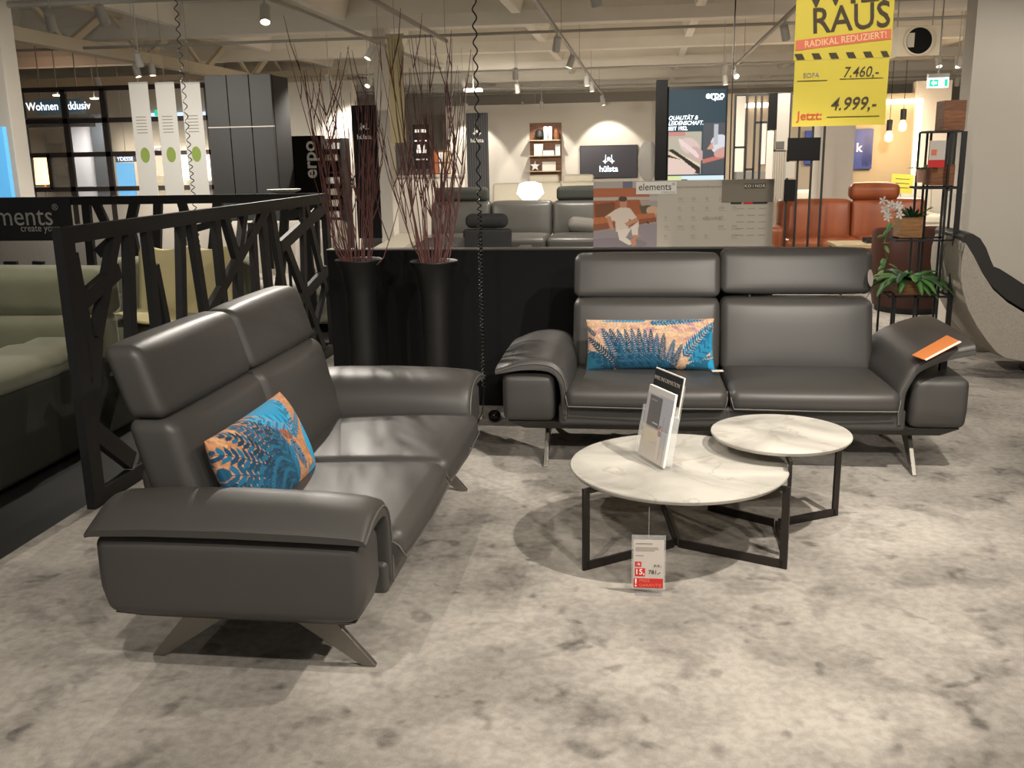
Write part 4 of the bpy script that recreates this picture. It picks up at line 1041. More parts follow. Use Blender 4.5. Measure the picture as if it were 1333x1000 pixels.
# dark armchair from behind
x0, x1 = P(602, 300, y=10.6).x, P(664, 300, y=10.6).x
ac = thing('lounge_armchair', 'dark fabric armchair seen from behind, in front of grey sofa', 'armchair', ((x0+x1)/2, 10.6, 0)); h = (x1-x0)/2
MB().cushion((-h, 0, .12), (h, .16, .80), .03, (0, .01, 0)).build('backrest', DARKF, ac); MB().cushion((-h+.03, -.02, .82), (h-.03, .14, .96), .06, (0, .01, .01)).build('headrest', DARKF, ac)
MB().cushion((-h, .16, .12), (h, .75, .45), .05).build('seat', DARKF, ac)
for s in (-1, 1): MB().cushion((s*(h+.08)-.08, .05, .10), (s*(h+.08)+.08, .78, .56), .03).build('armrest', mat('pale_grey_fabric', (120, 116, 116), .85, var=.05), ac)
MB().lathe([(.22, 0), (.22, .015), (.03, .03), (.03, .14)], 20, (0, .4, 0)).build('foot', STEEL, ac)
# low grey sideboard receding between the twigs
q0 = P(470, 328, y=8.2); q1 = P(552, 292, y=12.2)
sbd = thing('bench_unit', 'long low dark grey bench receding behind the right vase', 'bench', (-2.6, 8.0, 0))
MB().hexa([(0, 0, .05), (.75, 0, .05), (.70, 2.3, .05), (0, 2.3, .05)], [(0, 0, .62), (.75, 0, .62), (.70, 2.3, .74), (0, 2.3, .74)]).build('body', mat('bench_grey', (76, 74, 74), .6, var=.05), sbd, bevel=.01)
MB().hexa([(.0, .4, .645), (.3, .4, .645), (.3, 2.2, .738), (0, 2.2, .738)], [(0, .4, .70), (.3, .4, .70), (.3, 2.2, .80), (0, 2.2, .80)]).build('cushion', CREAM, sbd, bevel=.01)
MB().box(.05, .65, .2, 2.2, 0, .05).build('plinth', BLACKM, sbd)
# cream sofa in front of display wall
a, b = P(640, 240, y=23.3).x, P(775, 240, y=23.3).x
rsofa('cream_sofa', 'cream sofa in front of the television wall', CREAM, a, b, 22.6, 1.0, .48, .92, 3, (1, 2), ())
lp = thing('table_lamp', 'white glowing faceted lamp behind the grey sofa', 'lamp', (P(690, 255, y=21).x, 21, 0))
MB().lathe([(.16, 0), (.16, .02), (.03, .03), (.03, .55), (.1, .56), (.1, .60)], 16).build('stand', FIXT, lp)
MB().lathe([(.12, .60), (.30, .78), (.24, .98), (.10, 1.02), (.02, 1.02)], 7).build('shade', GLOWWHITE, lp)
# orange sofa
a, b = P(992, 300, y=13.1).x, P(1205, 300, y=13.1).x
os_ = rsofa('cognac_leather_sofa', 'cognac orange leather sofa with one headrest at the back right', ORANGE, a, b, 12.4, .95, .50, .95, 2, (), ('l',), arm_h=.66)
hh = P(1104, 262, y=13.2); h2 = P(1172, 240, y=13.2); cx = (a+b)/2
MB().cushion((hh.x-cx, .72, .95), (h2.x-cx, .92, 1.15), .08, (0, .02, .01)).build('headrest', ORANGE, os_)
# low oak tables before it
for (px0, px1, py, y, z, lb) in ((1082, 1150, 316, 11.6, .54, 'higher pale oak coffee table in front of the orange sofa'), (1128, 1168, 328, 11.0, .42, 'lower pale oak coffee table half behind the plant stand')):
    p0, p1 = P(px0, py, y=y), P(px1, py, y=y); ct = thing('oak_coffee_table', lb, 'table', ((p0.x+p1.x)/2, y, 0)); w = (p1.x-p0.x)/2
    MB().box(-w, w, -.28, .28, z-.04, z).build('tabletop', LIGHTWOOD, ct, bevel=.004)
    for s in (-1, 1):
        for t in (-1, 1): MB().box(s*(w-.05)-.015, s*(w-.05)+.015, t*.23-.015, t*.23+.015, 0, z-.04).build('leg', BLACKM, ct)
p0 = P(1140, 311, y=11.5); ty = thing('tray', 'black tray on the higher pale oak coffee table', 'tray', (p0.x, 11.6, .54))
MB().box(-.10, .12, -.12, .12, 0, .01).build('plate', BLACKM, ty); MB().box(-.10, .12, -.12, -.11, .01, .05).build('rim', BLACKM, ty); MB().box(-.10, .12, .11, .12, .01, .05).build('rim', BLACKM, ty)
# beige sofa and yellow card far right
a, b = P(1112, 240, y=18).x, P(1215, 240, y=18).x
rsofa('beige_sofa', 'beige sofa in front of the beige display wall', CREAM, a, b, 17.2, 1.0, .48, 1.0, 2, (), ())
q = P(1174, 240, y=16.6); yc = MB().box(-.17, .17, -.002, .002, -.14, .16).build('price_card', YELLOW); yc.location = q; yc.rotation_euler = (0, .06, 0); tag(yc, 'small yellow price card standing beside the beige sofa', 'price card')
for k in range(3): MB().box(-.11, .11, -.004, -.002, .08-k*.07, .09-k*.07).build('text_line', INK, yc)
MB().tube([(0, 0, -.14), (0, 0, -q.z)], .006, 6).build('stand_rod', STEEL, yc)

# sage sofa and armchair behind the fence
gs = thing('sage_sofa', 'sage green velvet sofa at the left edge behind the fence', 'sofa', (-4.1, 5.0, 0))
MB().cushion((.62, -.93, .03), (1.01, .55, .50), .04).build('arm_base', mat('sage_base', (48, 49, 40), .9, var=.1), gs)
MB().cushion((-.72, -.9, .03), (.62, .55, .40), .04).build('base', mat('sage_base', (48, 49, 40), .9, var=.1), gs)
MB().cushion((-.72, -.95, .36), (.62, .30, .50), .06, (0, .02, .03)).build('seat_cushion', GREEN, gs)
MB().cushion((-1.0, .12, .45), (1.0, .36, .74), .06, (0, .04, .01)).build('back_cushion', GREEN, gs)
MB().cushion((-1.0, .16, .72), (1.0, .42, 1.0), .06, (0, .04, .01)).build('headrest', GREEN, gs)
MB().cushion((.60, -.95, .50), (1.03, .12, .61), .05, (.0, .0, .02), fn=lambda x, y, z, u: (x, y, z+.008*math.sin(y*25)*(1 if u[2] > 0 else .3))).build('armrest', GREEN, gs)
ga = thing('sage_armchair', 'sage velvet sofa piece under the cream throw behind the fence slats', 'armchair', (-3.45, 6.6, 0))
MB().cushion((-.62, -.5, .05), (.55, .45, .50), .06, (0, .02, .03)).build('seat', GREEN, ga); MB().cushion((-.62, .2, .45), (.55, .5, .88), .07, (0, .03, .01)).build('back_cushion', GREEN, ga)
MB().cushion((-.60, -.55, .05), (-.34, .3, .62), .06, (.02, .02, .02)).build('armrest', GREEN, ga)
th = thing('throw_blanket', 'cream throw draped over the sage seat behind the fence', 'blanket', (-3.25, 6.5, .5))
nx, ny = 24, 24; vs = []; fs = []
for i in range(ny+1):
    for j in range(nx+1):
        u, v = j/nx, i/ny; x = -.38+.76*u; s = v*1.15
        if s < .48: y, z = -.46+s, .06+.03*math.sin(u*9)
        elif s < .90: y, z = .02+.10*(s-.48)/.42, .06+(s-.48)
        else: y, z = .14+(s-.90)*.9, .48-(s-.90)*.05
        vs.append((x+.05*math.sin(v*7)*u, y+.02*math.sin(u*12+v*4), z+.012*math.sin(u*15+v*9)))
for i in range(ny):
    for j in range(nx): a = i*(nx+1)+j; fs.append((a, a+1, a+nx+2, a+nx+1))
tb = MB().add(vs, fs).build('cloth', THROW, th, smooth=True); s_ = tb.modifiers.new('thick', 'SOLIDIFY'); s_.thickness = .012
# pale sofas beyond the rear fence panel
rsofa('pale_sofa', 'pale grey sofa beyond the rear fence, right of the throw', mat('pale_sofa_fabric', (186, 180, 168), .85, var=.05, scale=12), -4.3, -2.75, 8.6, .9, .48, .98, 2, (), ('r',), arm_h=.62)
rsofa('pale_sofa', 'grey fabric sofa beyond the rear fence behind the lettering board', GREYF, -6.9, -4.7, 8.45, .9, .46, .98, 2, (), ('l', 'r'), arm_h=.62)
fb2 = MB().cushion((-.24, -.10, 0), (.24, .10, .44), .09, (0, .04, .02)).build('white_pillow', mat('pillow_white', (206, 198, 188), .85, var=.04), smooth=True); fb2.location = (-3.05, 8.9, .485); fb2.rotation_euler = (-.15, 0, 0); tag(fb2, 'white pillow on the pale sofa behind the far fence corner', 'pillow')
q = P(370, 250, y=8.4); wb = MB().lathe([(.04, 0), (.14, .03), (.15, .045), (.13, .042), (.03, .02)], 24).build('white_bowl', FIXT, smooth=True)
st_ = thing('side_table', 'slim black side table under the white bowl behind the fence', 'table', (q.x, 8.4, 0)); zt_ = q.z-.02
MB().lathe([(.16, zt_-.02), (.16, zt_), (.01, zt_)], 24).build('tabletop', BLACKM, st_); MB().lathe([(.14, 0), (.14, .012), (.015, .015), (.015, zt_-.02)], 16).build('pedestal', BLACKM, st_)
wb.location = (q.x, 8.4, zt_); tag(wb, 'shallow white bowl just above the rear fence rail', 'bowl')

# ================================================================== BACKGROUND DISPLAYS
def rc4(px0, py0, px1, py1, Y):
    a, b = P(px0, py1, y=Y), P(px1, py0, y=Y); m0, m1 = P((px0+px1)/2, py1, y=Y), P((px0+px1)/2, py0, y=Y)
    return P(px0, (py0+py1)/2, y=Y).x, P(px1, (py0+py1)/2, y=Y).x, m0.z, m1.z
def logo(par, x, y, z, s, m):
    def poly(pts, nm='emblem'): MB().prism([(x+a*s, z+b*s) for a, b in pts], 'y', y-.003, y).build(nm, m, par)
    poly([(math.cos(t)*.20, .10+math.sin(t)*.20) for t in [k*.5236 for k in range(12)]])
    for sg in (-1, 1):
        poly([(sg*.34-.03, .55), (sg*.34+.03, .55), (sg*.34+.03, 0), (sg*.34-.03, 0)])
        poly([(sg*.40+math.cos(k*math.pi/4)*(.28 if k % 2 == 0 else .12), -.18+math.sin(k*math.pi/4)*(.28 if k % 2 == 0 else .12)) for k in range(8)])
# television on display wall
x0, x1, z0, z1 = rc4(755, 189, 830, 232, 24.95)
tv = thing('television', 'large black wall television with white emblem', 'television', ((x0+x1)/2, 24.95, z0)); h = (x1-x0)/2; H_ = z1-z0
MB().box(-h, h, -.03, .05, 0, H_).build('frame', BLACKM, tv, bevel=.005)
MB().box(-h+.02, h-.02, -.034, -.03, .02, H_-.02).build('screen', mat('tv_screen', (44, 40, 46), .25, emit=.35, var=0), tv)
logo(tv, 0, -.035, H_*.56, .22, SIGNLIT); text('lettering', 'hülsta', .20, SIGNLIT, tv, (0, -.036, H_*.28), bold=.006)
# wall shelf with decoration
x0, x1, z0, z1 = rc4(690, 160, 731, 236, 24.98)
ws = thing('display_shelf', 'walnut wall shelf with three boards left of the television', 'shelf', (x0, 24.98, z0)); w, H_ = x1-x0, z1-z0
MB().box(0, w, -.02, .02, 0, H_).build('back_panel', WALNUT, ws)
lv = [H_*(236-y)/76 for y in (182, 202, 222)]
for z in lv: MB().box(-.03, w-.02, -.30, -.02, z-.025, z).build('shelf_board', LIGHTWOOD, ws)
def deco(name, label, cat, u, lvl, build):
    o = build(); o.location = (x0+w*u, 24.81, z0+lv[lvl]); return tag(o, label, cat)
deco('vase', 'round black vase on the top shelf board', 'vase', .33, 0, lambda: MB().lathe([(.05, 0), (.12, .08), (.11, .2), (.05, .26), (.04, .26)], 14).build('vase', BLACKM, smooth=True))
deco('book', 'left white book standing on the top shelf board', 'book', .53, 0, lambda: MB().box(-.045, .045, -.07, .07, 0, .32).build('book', WHITE))
deco('book', 'right white book standing on the top shelf board', 'book', .67, 0, lambda: MB().box(-.045, .045, -.07, .07, 0, .32).build('book', WHITE))
deco('figure', 'brown arch ornament on the top shelf board', 'ornament', .86, 0, lambda: MB().lathe([(.06, 0), (.08, .1), (.06, .22), (.01, .26)], 12).build('arch_ornament', WALNUT, smooth=True))
deco('box', 'tall white box on the middle shelf board', 'box', .30, 1, lambda: MB().box(-.11, .11, -.08, .08, 0, .28).build('decor_box', WHITE))
deco('box', 'flat white box on the middle shelf board', 'box', .60, 1, lambda: MB().box(-.15, .15, -.08, .08, 0, .12).build('decor_box', WHITE))
deco('card', 'white and red card on the middle shelf board', 'card', .90, 1, lambda: MB().box(-.06, .06, -.01, .01, 0, .26).build('info_card', WHITE))
deco('star', 'white star ornament on the lowest shelf board', 'ornament', .18, 2, lambda: MB().prism([(math.cos(k*.6283+.314)*(.13 if k % 2 == 0 else .055), .12+math.sin(k*.6283+.314)*(.13 if k % 2 == 0 else .055)) for k in range(10)], 'y', -.03, .03).build('star_ornament', WHITE))
deco('photo', 'white framed picture on the lowest shelf board', 'picture', .62, 2, lambda: MB().box(-.17, .17, -.02, .02, 0, .22).build('picture_frame', WHITE))
# oval mirror at the right of television
x0, x1, z0, z1 = rc4(830, 183, 856, 236, 24.9)
om = MB().lathe([(.01, 0), (.5, 0), (.5, .03), (.01, .03)], 36).build('oval_mirror', mat('mirror_grey', (150, 146, 140), .25, metal=.6, var=.1, scale=2)); om.rotation_euler = (math.pi/2, 0, 0); om.scale = (x1-x0, z1-z0, 1); om.location = ((x0+x1)/2, 24.98, (z0+z1)/2); tag(om, 'tall oval grey mirror on the wall right of television', 'mirror')
# ribbed dark banner with emblem
def banner(name, label, px0, py0, px1, py1, Y, m, emblem=None, ribs=False, group='dark emblem banners'):
    x0, x1, z0, z1 = rc4(px0, py0, px1, py1, Y); o = thing(name, label, 'banner', ((x0+x1)/2, Y, 0), group=group); h = (x1-x0)/2
    MB().box(-h, h, -.02, .02, max(.05, z0-.5), z1).build('panel', m, o); MB().box(-h-.02, h+.02, -.04, .04, 0, .05).build('foot', BLACKM, o); MB().box(-.02, .02, -.015, .015, .05, max(.06, z0-.45)).build('stem', BLACKM, o)
    if ribs:
        for k in range(9): xx = -h+h*2*(k+.5)/9; MB().box(xx-h*.03, xx+h*.03, -.035, -.02, max(.05, z0-.5), z1).build('rib', mat('rib_grey', (70, 68, 66), .5, var=.05), o)
    if emblem:
        zz = P((px0+px1)/2, emblem, y=Y).z; logo(o, 0, -.04, zz, h*.62, LETTER); text('lettering', 'hülsta', h*.52, LETTER, o, (0, -.042, zz-h*.75), bold=.003)
    return o
banner('emblem_banner', 'ribbed dark banner with white emblem behind the coiled cable', 608, 147, 636, 262, 22, mat('banner_dark', (40, 40, 42), .6, var=.05), 172, True)
banner('emblem_banner', 'black banner with white emblem behind the left vase twigs', 461, 137, 492, 262, 13.0, BLACKP, 166)
# black poster with white text, orange pictures
x0, x1, z0, z1 = rc4(538, 162, 559, 220, 19); po = thing('text_poster', 'black poster with white print behind the right twigs', 'poster', ((x0+x1)/2, 19, 0)); h = (x1-x0)/2
MB().box(-h, h, -.01, .01, z0, z1).build('sheet', BLACKP, po); MB().box(-.03, .03, -.02, .02, .02, z0).build('post', BLACKM, po); MB().box(-.2, .2, -.15, .15, 0, .02).build('foot', BLACKM, po)
for z, wd, hgt in ((.82, .7, .07), (.62, .8, .03), (.45, .5, .10), (.36, .6, .08), (.2, .7, .03)): MB().box(-h*wd, h*wd, -.013, -.01, z0+(z1-z0)*z, z0+(z1-z0)*(z+hgt)).build('text_line', LETTER, po)
x0, x1, z0, z1 = rc4(563, 196, 586, 228, 21)
fr = thing('display_rack', 'small rack with orange pictures behind the right twigs', 'rack', (x0, 21, 0)); w = x1-x0
MB().box(0, w, -.01, .03, z0-.05, z1).build('back_panel', WALNUT, fr); MB().box(0, .04, 0, .03, 0, z0).build('post', BLACKM, fr); MB().box(w-.04, w, 0, .03, 0, z0).build('post', BLACKM, fr)
for k, (u, z) in enumerate(((.05, .55), (.38, .55), (.70, .55), (.05, .08), (.38, .08), (.70, .08))):
    MB().box(w*u, w*(u+.26), -.03, -.012, z0+(z1-z0)*z, z0+(z1-z0)*(z+.38)).build('picture', (ORANGE, WHITE, LIGHTWOOD)[k % 3], fr)
# white counter block behind right twigs
x0, x1, z0, z1 = rc4(512, 228, 602, 300, 18); cb_ = thing('display_counter', 'pale counter with dark pedestal behind the right twigs', 'counter', ((x0+x1)/2, 18, 0)); h = (x1-x0)/2
MB().box(-h, h, -.3, .3, 0, z1-.04).build('body', GREYW, cb_); MB().box(-h-.03, h+.03, -.33, .33, z1-.04, z1).build('top', mat('counter_top', (150, 144, 134), .5, var=.04), cb_)
# beige cloth banner hanging from ceiling
x0, x1, z0, z1 = rc4(507, 45, 526, 186, 11); cl = thing('cloth_banner', 'narrow beige cloth banner hanging between the two vases', 'banner', ((x0+x1)/2, 11, 0)); h = (x1-x0)/2
MB().box(-h, h, -.004, .004, z0, z1).build('cloth', mat('beige_cloth', (176, 164, 124), .85, var=.05, scale=4), cl); MB().tube([(-h-.02, 0, z1), (h+.02, 0, z1)], .01, 6).build('rod', TRACK, cl); MB().tube([(0, 0, z1), (0, 0, DZ)], .003, 4).build('string', TRACK, cl)
# erpo stand
x0, x1, z0, z1 = rc4(357, 177, 420, 255, 11.0); ep = thing('brand_wall', 'black brand wall with vertical white lettering left of the twigs', 'display', (x0, 11.0, 0)); w = x1-x0
MB().box(0, w, 0, .15, 0, z1).build('panel', BLACKP, ep, bevel=.005)
text('lettering', 'erpo', .22, LETTER, ep, (P(404, 208, y=11).x-x0, -.004, P(404, 208, y=11).z), (math.pi/2, -math.pi/2, 0), bold=.010)
x0b, x1b, _, z1b = rc4(419, 180, 448, 255, 11.1); bs = thing('sample_rack', 'dark rack with pale sample rows behind the left twigs', 'rack', (x0b, 11.2, 0)); w = x1b-x0b
MB().box(0, .02, -.15, .15, 0, z1b).build('side_panel', BLACKM, bs); MB().box(w-.02, w, -.15, .15, 0, z1b).build('side_panel', BLACKM, bs); MB().box(.02, w-.02, .13, .15, 0, z1b).build('back_panel', BROWN, bs)
for k in range(9):
    z = z1b-.12-k*.13; MB().box(.02, w-.02, -.15, .13, z-.01, z).build('shelf_board', BLACKM, bs)
    if k != 2: MB().box(.05, w-.06, -.12, .10, z, z+.07).build('sample_stack', CREAM if k % 3 else WHITE, bs)
# big dark grey cabinet wall
x0, x1, z0, z1 = rc4(272, 97, 358, 260, 10.2); cw = thing('cabinet_wall', 'large dark grey panelled cabinet beside the white hanging banners', 'cabinet', (x0, 10.2, 0)); w = x1-x0
CABM = mat('cabinet_grey', (50, 50, 50), .6, var=.06, scale=4)
for i in range(3):
    for j in range(2):
        za, zb_ = (0, P(310, 166, y=10.2).z) if j == 0 else (P(310, 166, y=10.2).z+.012, z1)
        MB().box(w*i/3+.004, w*(i+1)/3-.004, 0, .04, za, zb_).build('panel', CABM, cw, bevel=.003)
MB().box(0, w, .04, .5, 0, z1-.01).build('carcass', BLACKM, cw)
MB().box(0, w, .0, .02, P(310, 166, y=10.2).z, P(310, 166, y=10.2).z+.012).build('trim', TRACK, cw)
# white hanging banners with green discs
for k, (pxt, pxb, lb) in enumerate(((178, 196, 'left'), (212, 230, 'middle'), (246, 262, 'right'))):
    pc_ = P((pxt+pxb)/2, 180, y=10.8); z1 = P(pxt, 107, y=10.8).z; z0 = P(pxb, 262, y=10.8).z; h = .115
    o = thing('white_banner', f'{lb} one of three narrow white hanging banners with green disc', 'banner', (pc_.x, 10.8, 0), group='white hanging banners')
    MB().box(-h, h, -.003, .003, z0, z1).build('cloth', WHITE, o); MB().tube([(0, 0, z1), (0, 0, DZ)], .003, 4).build('string', TRACK, o); MB().box(-h, h, -.006, .006, z1-.02, z1).build('rod', FIXT, o)
    zc = P(190, 202, y=10.8).z; d = MB().lathe([(.001, 0), (.075, 0), (.075, .002), (.001, .002)], 28).build('green_disc', mat('green_disc', (150, 172, 84), .7, var=.03), o); d.rotation_euler = (math.pi/2, 0, 0); d.location = (0, -.003, zc); d.scale = (.75, 1.15, 1)
    for j in range(6): MB().box(-h*.6, h*.5, -.0045, -.003, zc+.42-j*.035, zc+.43-j*.035).build('text_line', LINE, o)
# glazed partition of the far room
GY = 14.0
x0, x1, z0, z1 = rc4(34, 114, 300, 246, GY); gp = thing('glazed_partition', 'black steel framed glass partition at the far left', 'partition', (x0, GY, 0)); w = x1-x0
def mull(pxa, pya, pxb, pyb, wd=.07, t=.06, nm='mullion'):
    a, b = P(pxa, pya, y=GY), P(pxb, pyb, y=GY); MB().bar((a.x-x0, 0, a.z), (b.x-x0, 0, b.z), wd, t, (0, 1, 0)).build(nm, mat('frame_brown', (52, 44, 42), .5, var=.05), gp)
xs = [P(p_, 180, y=GY).x-x0 for p_ in (89, 140, 228, 275)]
for x in [0]+xs+[w]: MB().box(x-.04, x+.04, -.03, .03, 0, z1).build('mullion', mat('frame_brown', (52, 44, 42), .5, var=.05), gp)
for zz in (z1, P(120, 157, y=GY).z, P(120, 201, y=GY).z, P(120, 246, y=GY).z): MB().box(0, w, -.03, .03, zz-.035, zz+.035).build('transom', mat('frame_brown', (52, 44, 42), .5, var=.05), gp)
xx = P(66, 220, y=GY).x-x0; MB().box(xx-.03, xx+.03, -.03, .03, P(66, 246, y=GY).z, P(66, 201, y=GY).z).build('mullion', mat('frame_brown', (52, 44, 42), .5, var=.05), gp)
GLASS = mat('pane_glass', (225, 232, 232), .05, var=0, alpha=.07)
ed = [0]+xs+[w]
for a, b in zip(ed, ed[1:]): MB().box(a+.04, b-.04, -.004, .004, 1.0, z1-.04).build('pane', GLASS, gp)
MB().box(0, w, -.02, .02, 0, 1.0).build('kick_panel', GREYW, gp)
# lit room behind partition
struct(MB().box(-14, -5.9, 19.4, 19.6, 0, 3.3).build('wall_far_left', mat('far_room_wall', (190, 178, 158), .85, var=.03, scale=2)), 'beige back wall of the lit room behind the glass', 'wall')
x0, x1, z0, z1 = rc4(46, 129, 106, 148, 16.0); sg_ = thing('lit_sign', 'illuminated dark teal sign above the far left shop room', 'sign', ((x0+x1)/2, 16.0, (z0+z1)/2)); h = (x1-x0)/2; v = (z1-z0)/2
MB().box(-h, h, 0, .12, -v, v).build('box', TEALBG, sg_); MB().box(-h-.4, h+.1, .02, .2, -v-.22, -v-.06).build('fascia', BLACKM, sg_)
text('lettering', 'Wohnen Exklusiv', .185, SIGNLIT, sg_, (.0, -.006, 0), sx=.9, bold=.003)
for s in (-1, 1): MB().tube([(s*h*.8, .06, v), (s*h*.8, .06, DZ-(z0+z1)/2)], .01, 5).build('hanger', TRACK, sg_)
def panel(name, label, cat, px0, py0, px1, py1, Y, m, t=.05, floor=False, group=None, hang=False):
    x0, x1, z0, z1 = rc4(px0, py0, px1, py1, Y)
    o = MB().box(-(x1-x0)/2, (x1-x0)/2, 0, t, 0, z1-(0 if floor else z0)).build(name, m, bevel=.004); o.location = ((x0+x1)/2, Y, 0 if floor else z0)
    if hang: MB().tube([(0, t/2, z1-z0), (0, t/2, DZ-z0)], .006, 5).build('hanger', TRACK, o)
    return tag(o, label, cat, group)
panel('door', 'pale grey door leaf behind the glass partition', 'door', 88, 153, 122, 243, 18.6, mat('door_grey', (178, 180, 188), .5, var=.03), floor=True)
panel('door_frame', 'dark door frame right of the pale door', 'frame', 121, 148, 136, 243, 18.4, mat('frame_dark', (52, 56, 62), .5, var=.05), .12, True)
panel('wall_picture', 'framed picture above the orange lamp', 'picture', 60, 167, 80, 186, 19.3, mat('picture_beige', (170, 158, 140), .7, var=.2, scale=6), .1)
panel('wall_picture', 'framed brown picture beside the orange lamp', 'picture', 63, 187, 81, 200, 19.3, mat('picture_brown', (146, 128, 108), .7, var=.25, scale=8), .1)
panel('wall_picture', 'framed picture lowest beside the orange lamp', 'picture', 72, 214, 86, 231, 19.3, mat('picture_beige', (170, 158, 140), .7, var=.2, scale=6), .1)
panel('shop_screen', 'bright blue advertising screen behind the glass partition', 'screen', 152, 212, 174, 243, 17.5, GLOWBLUE, .06, True)
ssx, _, ssz, ssz1 = rc4(150, 202, 176, 211, 17.5)
so = panel('shop_sign', 'dark blue sign above the advertising screen', 'sign', 150, 202, 176, 211, 17.5, mat('sign_blue', (36, 52, 84), .5, emit=.3, var=0), .06, hang=True); text('lettering', 'YDESSE', .10, SIGNLIT, so, (0, -.004, .055))
panel('shop_screen', 'blue glowing display at the left picture edge', 'screen', -16, 165, 9, 252, 9.2, GLOWBLUE, .06, True)
p = P(59, 243, y=16.5); fl = thing('floor_lamp', 'floor lamp with glowing orange shade behind the glass', 'lamp', (p.x, 16.5, 0))
zA, zB = P(59, 240, y=16.5).z, P(59, 204, y=16.5).z
MB().lathe([(.14, 0), (.14, .02), (.015, .03), (.015, zA)], 16).build('stand', STEEL, fl); MB().lathe([(.15, zA), (.13, zB), (.12, zB), (.14, zA)], 24).build('shade', GLOWWARM, fl, smooth=True)
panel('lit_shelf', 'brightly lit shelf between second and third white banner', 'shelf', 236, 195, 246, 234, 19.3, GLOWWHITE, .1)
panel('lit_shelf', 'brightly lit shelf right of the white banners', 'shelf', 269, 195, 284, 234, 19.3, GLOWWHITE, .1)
so = panel('shop_sign', 'small white framed sign between first and second white banner', 'sign', 200, 190, 216, 198, 19.36, WHITE, .04); text('lettering', 'interliving', .11, INK, so, (0, -.004, .06))
panel('sideboard', 'pale sideboard seen between first and second white banner', 'sideboard', 200, 228, 222, 246, 18.2, LIGHTWOOD, .4, True)
panel('sideboard', 'dark low cabinet right of the white banners', 'sideboard', 262, 236, 298, 250, 18.2, GREYF, .4, True)
panel('light_strip', 'bluish white light strip above the far shop room', 'lamp', 190, 146, 300, 151, 19.34, mat('strip_blue', (190, 220, 255), .5, emit=1.2, var=0), .06)
q = panel('exit_sign', 'tiny green exit sign behind the first white banner', 'sign', 201, 143, 209, 151, 19.29, GLOWGREEN, .05)
for (px, py, lb) in ((75, 125, 'left'), (123, 129, 'right')):
    q = P(px, py, z=2.76); o = MB().lathe([(.07, 0), (.08, .02), (.01, .02)], 20).build('downlight', LENS); o.location = q; tag(o, f'{lb} round downlight above the illuminated shop sign', 'lamp', 'downlights')
    MB().tube([(0, 0, .02), (0, 0, DZ-q.z)], .01, 5).build('stem', TRACK, o)
ld = bpy.data.lights.new('shop_room_fill', 'SPOT'); ld.spot_size = math.radians(165); ld.spot_blend = .6; ld.energy = 330; ld.color = LAMP; ld.shadow_soft_size = .2  # wide fill light added for the room, hung on the right downlight
ldo = bpy.data.objects.new('shop_room_fill', ld); col.objects.link(ldo); ldo.parent = o; ldo.location = (0, 0, -.10)

# strip light right of the twigs
panel('light_strip', 'short white tube light on the ceiling left of the coiled cable', 'lamp', 604, 115, 626, 119, 18.0, GLOWWHITE, .2, hang=True)
# screen totem
TY = 9.0
x0, x1, z0, z1 = rc4(868, 112, 946, 240, TY); tt = thing('screen_totem', 'tall digital advertising totem with dark teal screen', 'display', (x0, TY, 0)); w = x1-x0
MB().box(0, w, 0, .10, 0, z1).build('housing', BLACKM, tt, bevel=.004)
MB().box(-.10, 0, -.02, .26, 0, z1+.06).build('side_column', BLACKP, tt, bevel=.004)
TEAL = (38, 62, 72)
cv = Canvas(80, 224, TEAL)
cv.rect(0, 60, 47, 122, (176, 168, 150)); cv.poly([(0, 92), (46, 112), (46, 122), (0, 104)], (60, 40, 34)); cv.poly([(0, 96), (20, 100), (40, 116), (36, 122), (0, 122)], (214, 190, 178)); cv.ell(30, 80, 15, 11, (206, 182, 176), .5); cv.ell(40, 92, 12, 9, (190, 160, 156), .8)
for k in range(4): cv.ell(20+k*6, 76+k*5, 8, 3, (222, 200, 192), .9)
cv.rect(0, 60, 24, 66, (190, 130, 120)); cv.poly([(4, 84), (44, 106), (46, 112), (0, 92)], (214, 196, 164)); cv.poly([(0, 86), (6, 84), (46, 112), (44, 116)], (40, 30, 30))
cv.rect(49, 48, 80, 122, (74, 78, 82)); cv.ell(72, 78, 13, 14, (206, 206, 214), .2); cv.poly([(64, 50), (70, 50), (70, 78), (64, 80)], (176, 178, 184)); cv.poly([(54, 86), (62, 74), (64, 86)], (200, 150, 130)); cv.poly([(49, 100), (80, 92), (80, 98), (49, 106)], (186, 110, 96)); cv.ell(76, 90, 12, 7, (196, 150, 140), -.3)
cv.rect(0, 124, 80, 224, (206, 226, 232)); cv.ell(22, 140, 13, 12, (86, 70, 76)); cv.ell(50, 142, 14, 9, (70, 84, 110)); cv.rect(0, 150, 80, 224, (150, 170, 190)); cv.rect(0, 124, 20, 132, (206, 216, 160))
sz0 = z1-.03-1.34
printed('screen', cv, (.015, -.002, sz0), (w-.03, 0, 0), (0, 0, z1-.03-sz0), tt, SCREEN)
def tx(px, py): return P(px, py, y=TY).x-x0, P(px, py, y=TY).z
a, b = tx(931, 124); text('lettering', 'erpo', .085, SIGNLIT, tt, (a, -.004, b), bold=.004); text('lettering', 'NEU LEBEN', .018, SIGNLIT, tt, (a+.02, -.004, b-.035))
a, b = tx(873, 154); text('lettering', 'QUALITÄT &', .050, SIGNLIT, tt, (a-.02, -.004, b), align='LEFT', shear=.25, sx=.9)
a, b = tx(873, 160); text('lettering', 'LEIDENSCHAFT.', .050, SIGNLIT, tt, (a-.02, -.004, b-.006), align='LEFT', shear=.25, sx=.86)
a, b = tx(873, 166); text('lettering', 'SEIT 1952.', .046, SIGNLIT, tt, (a-.02, -.004, b-.012), align='LEFT', sx=.86, bold=.001)
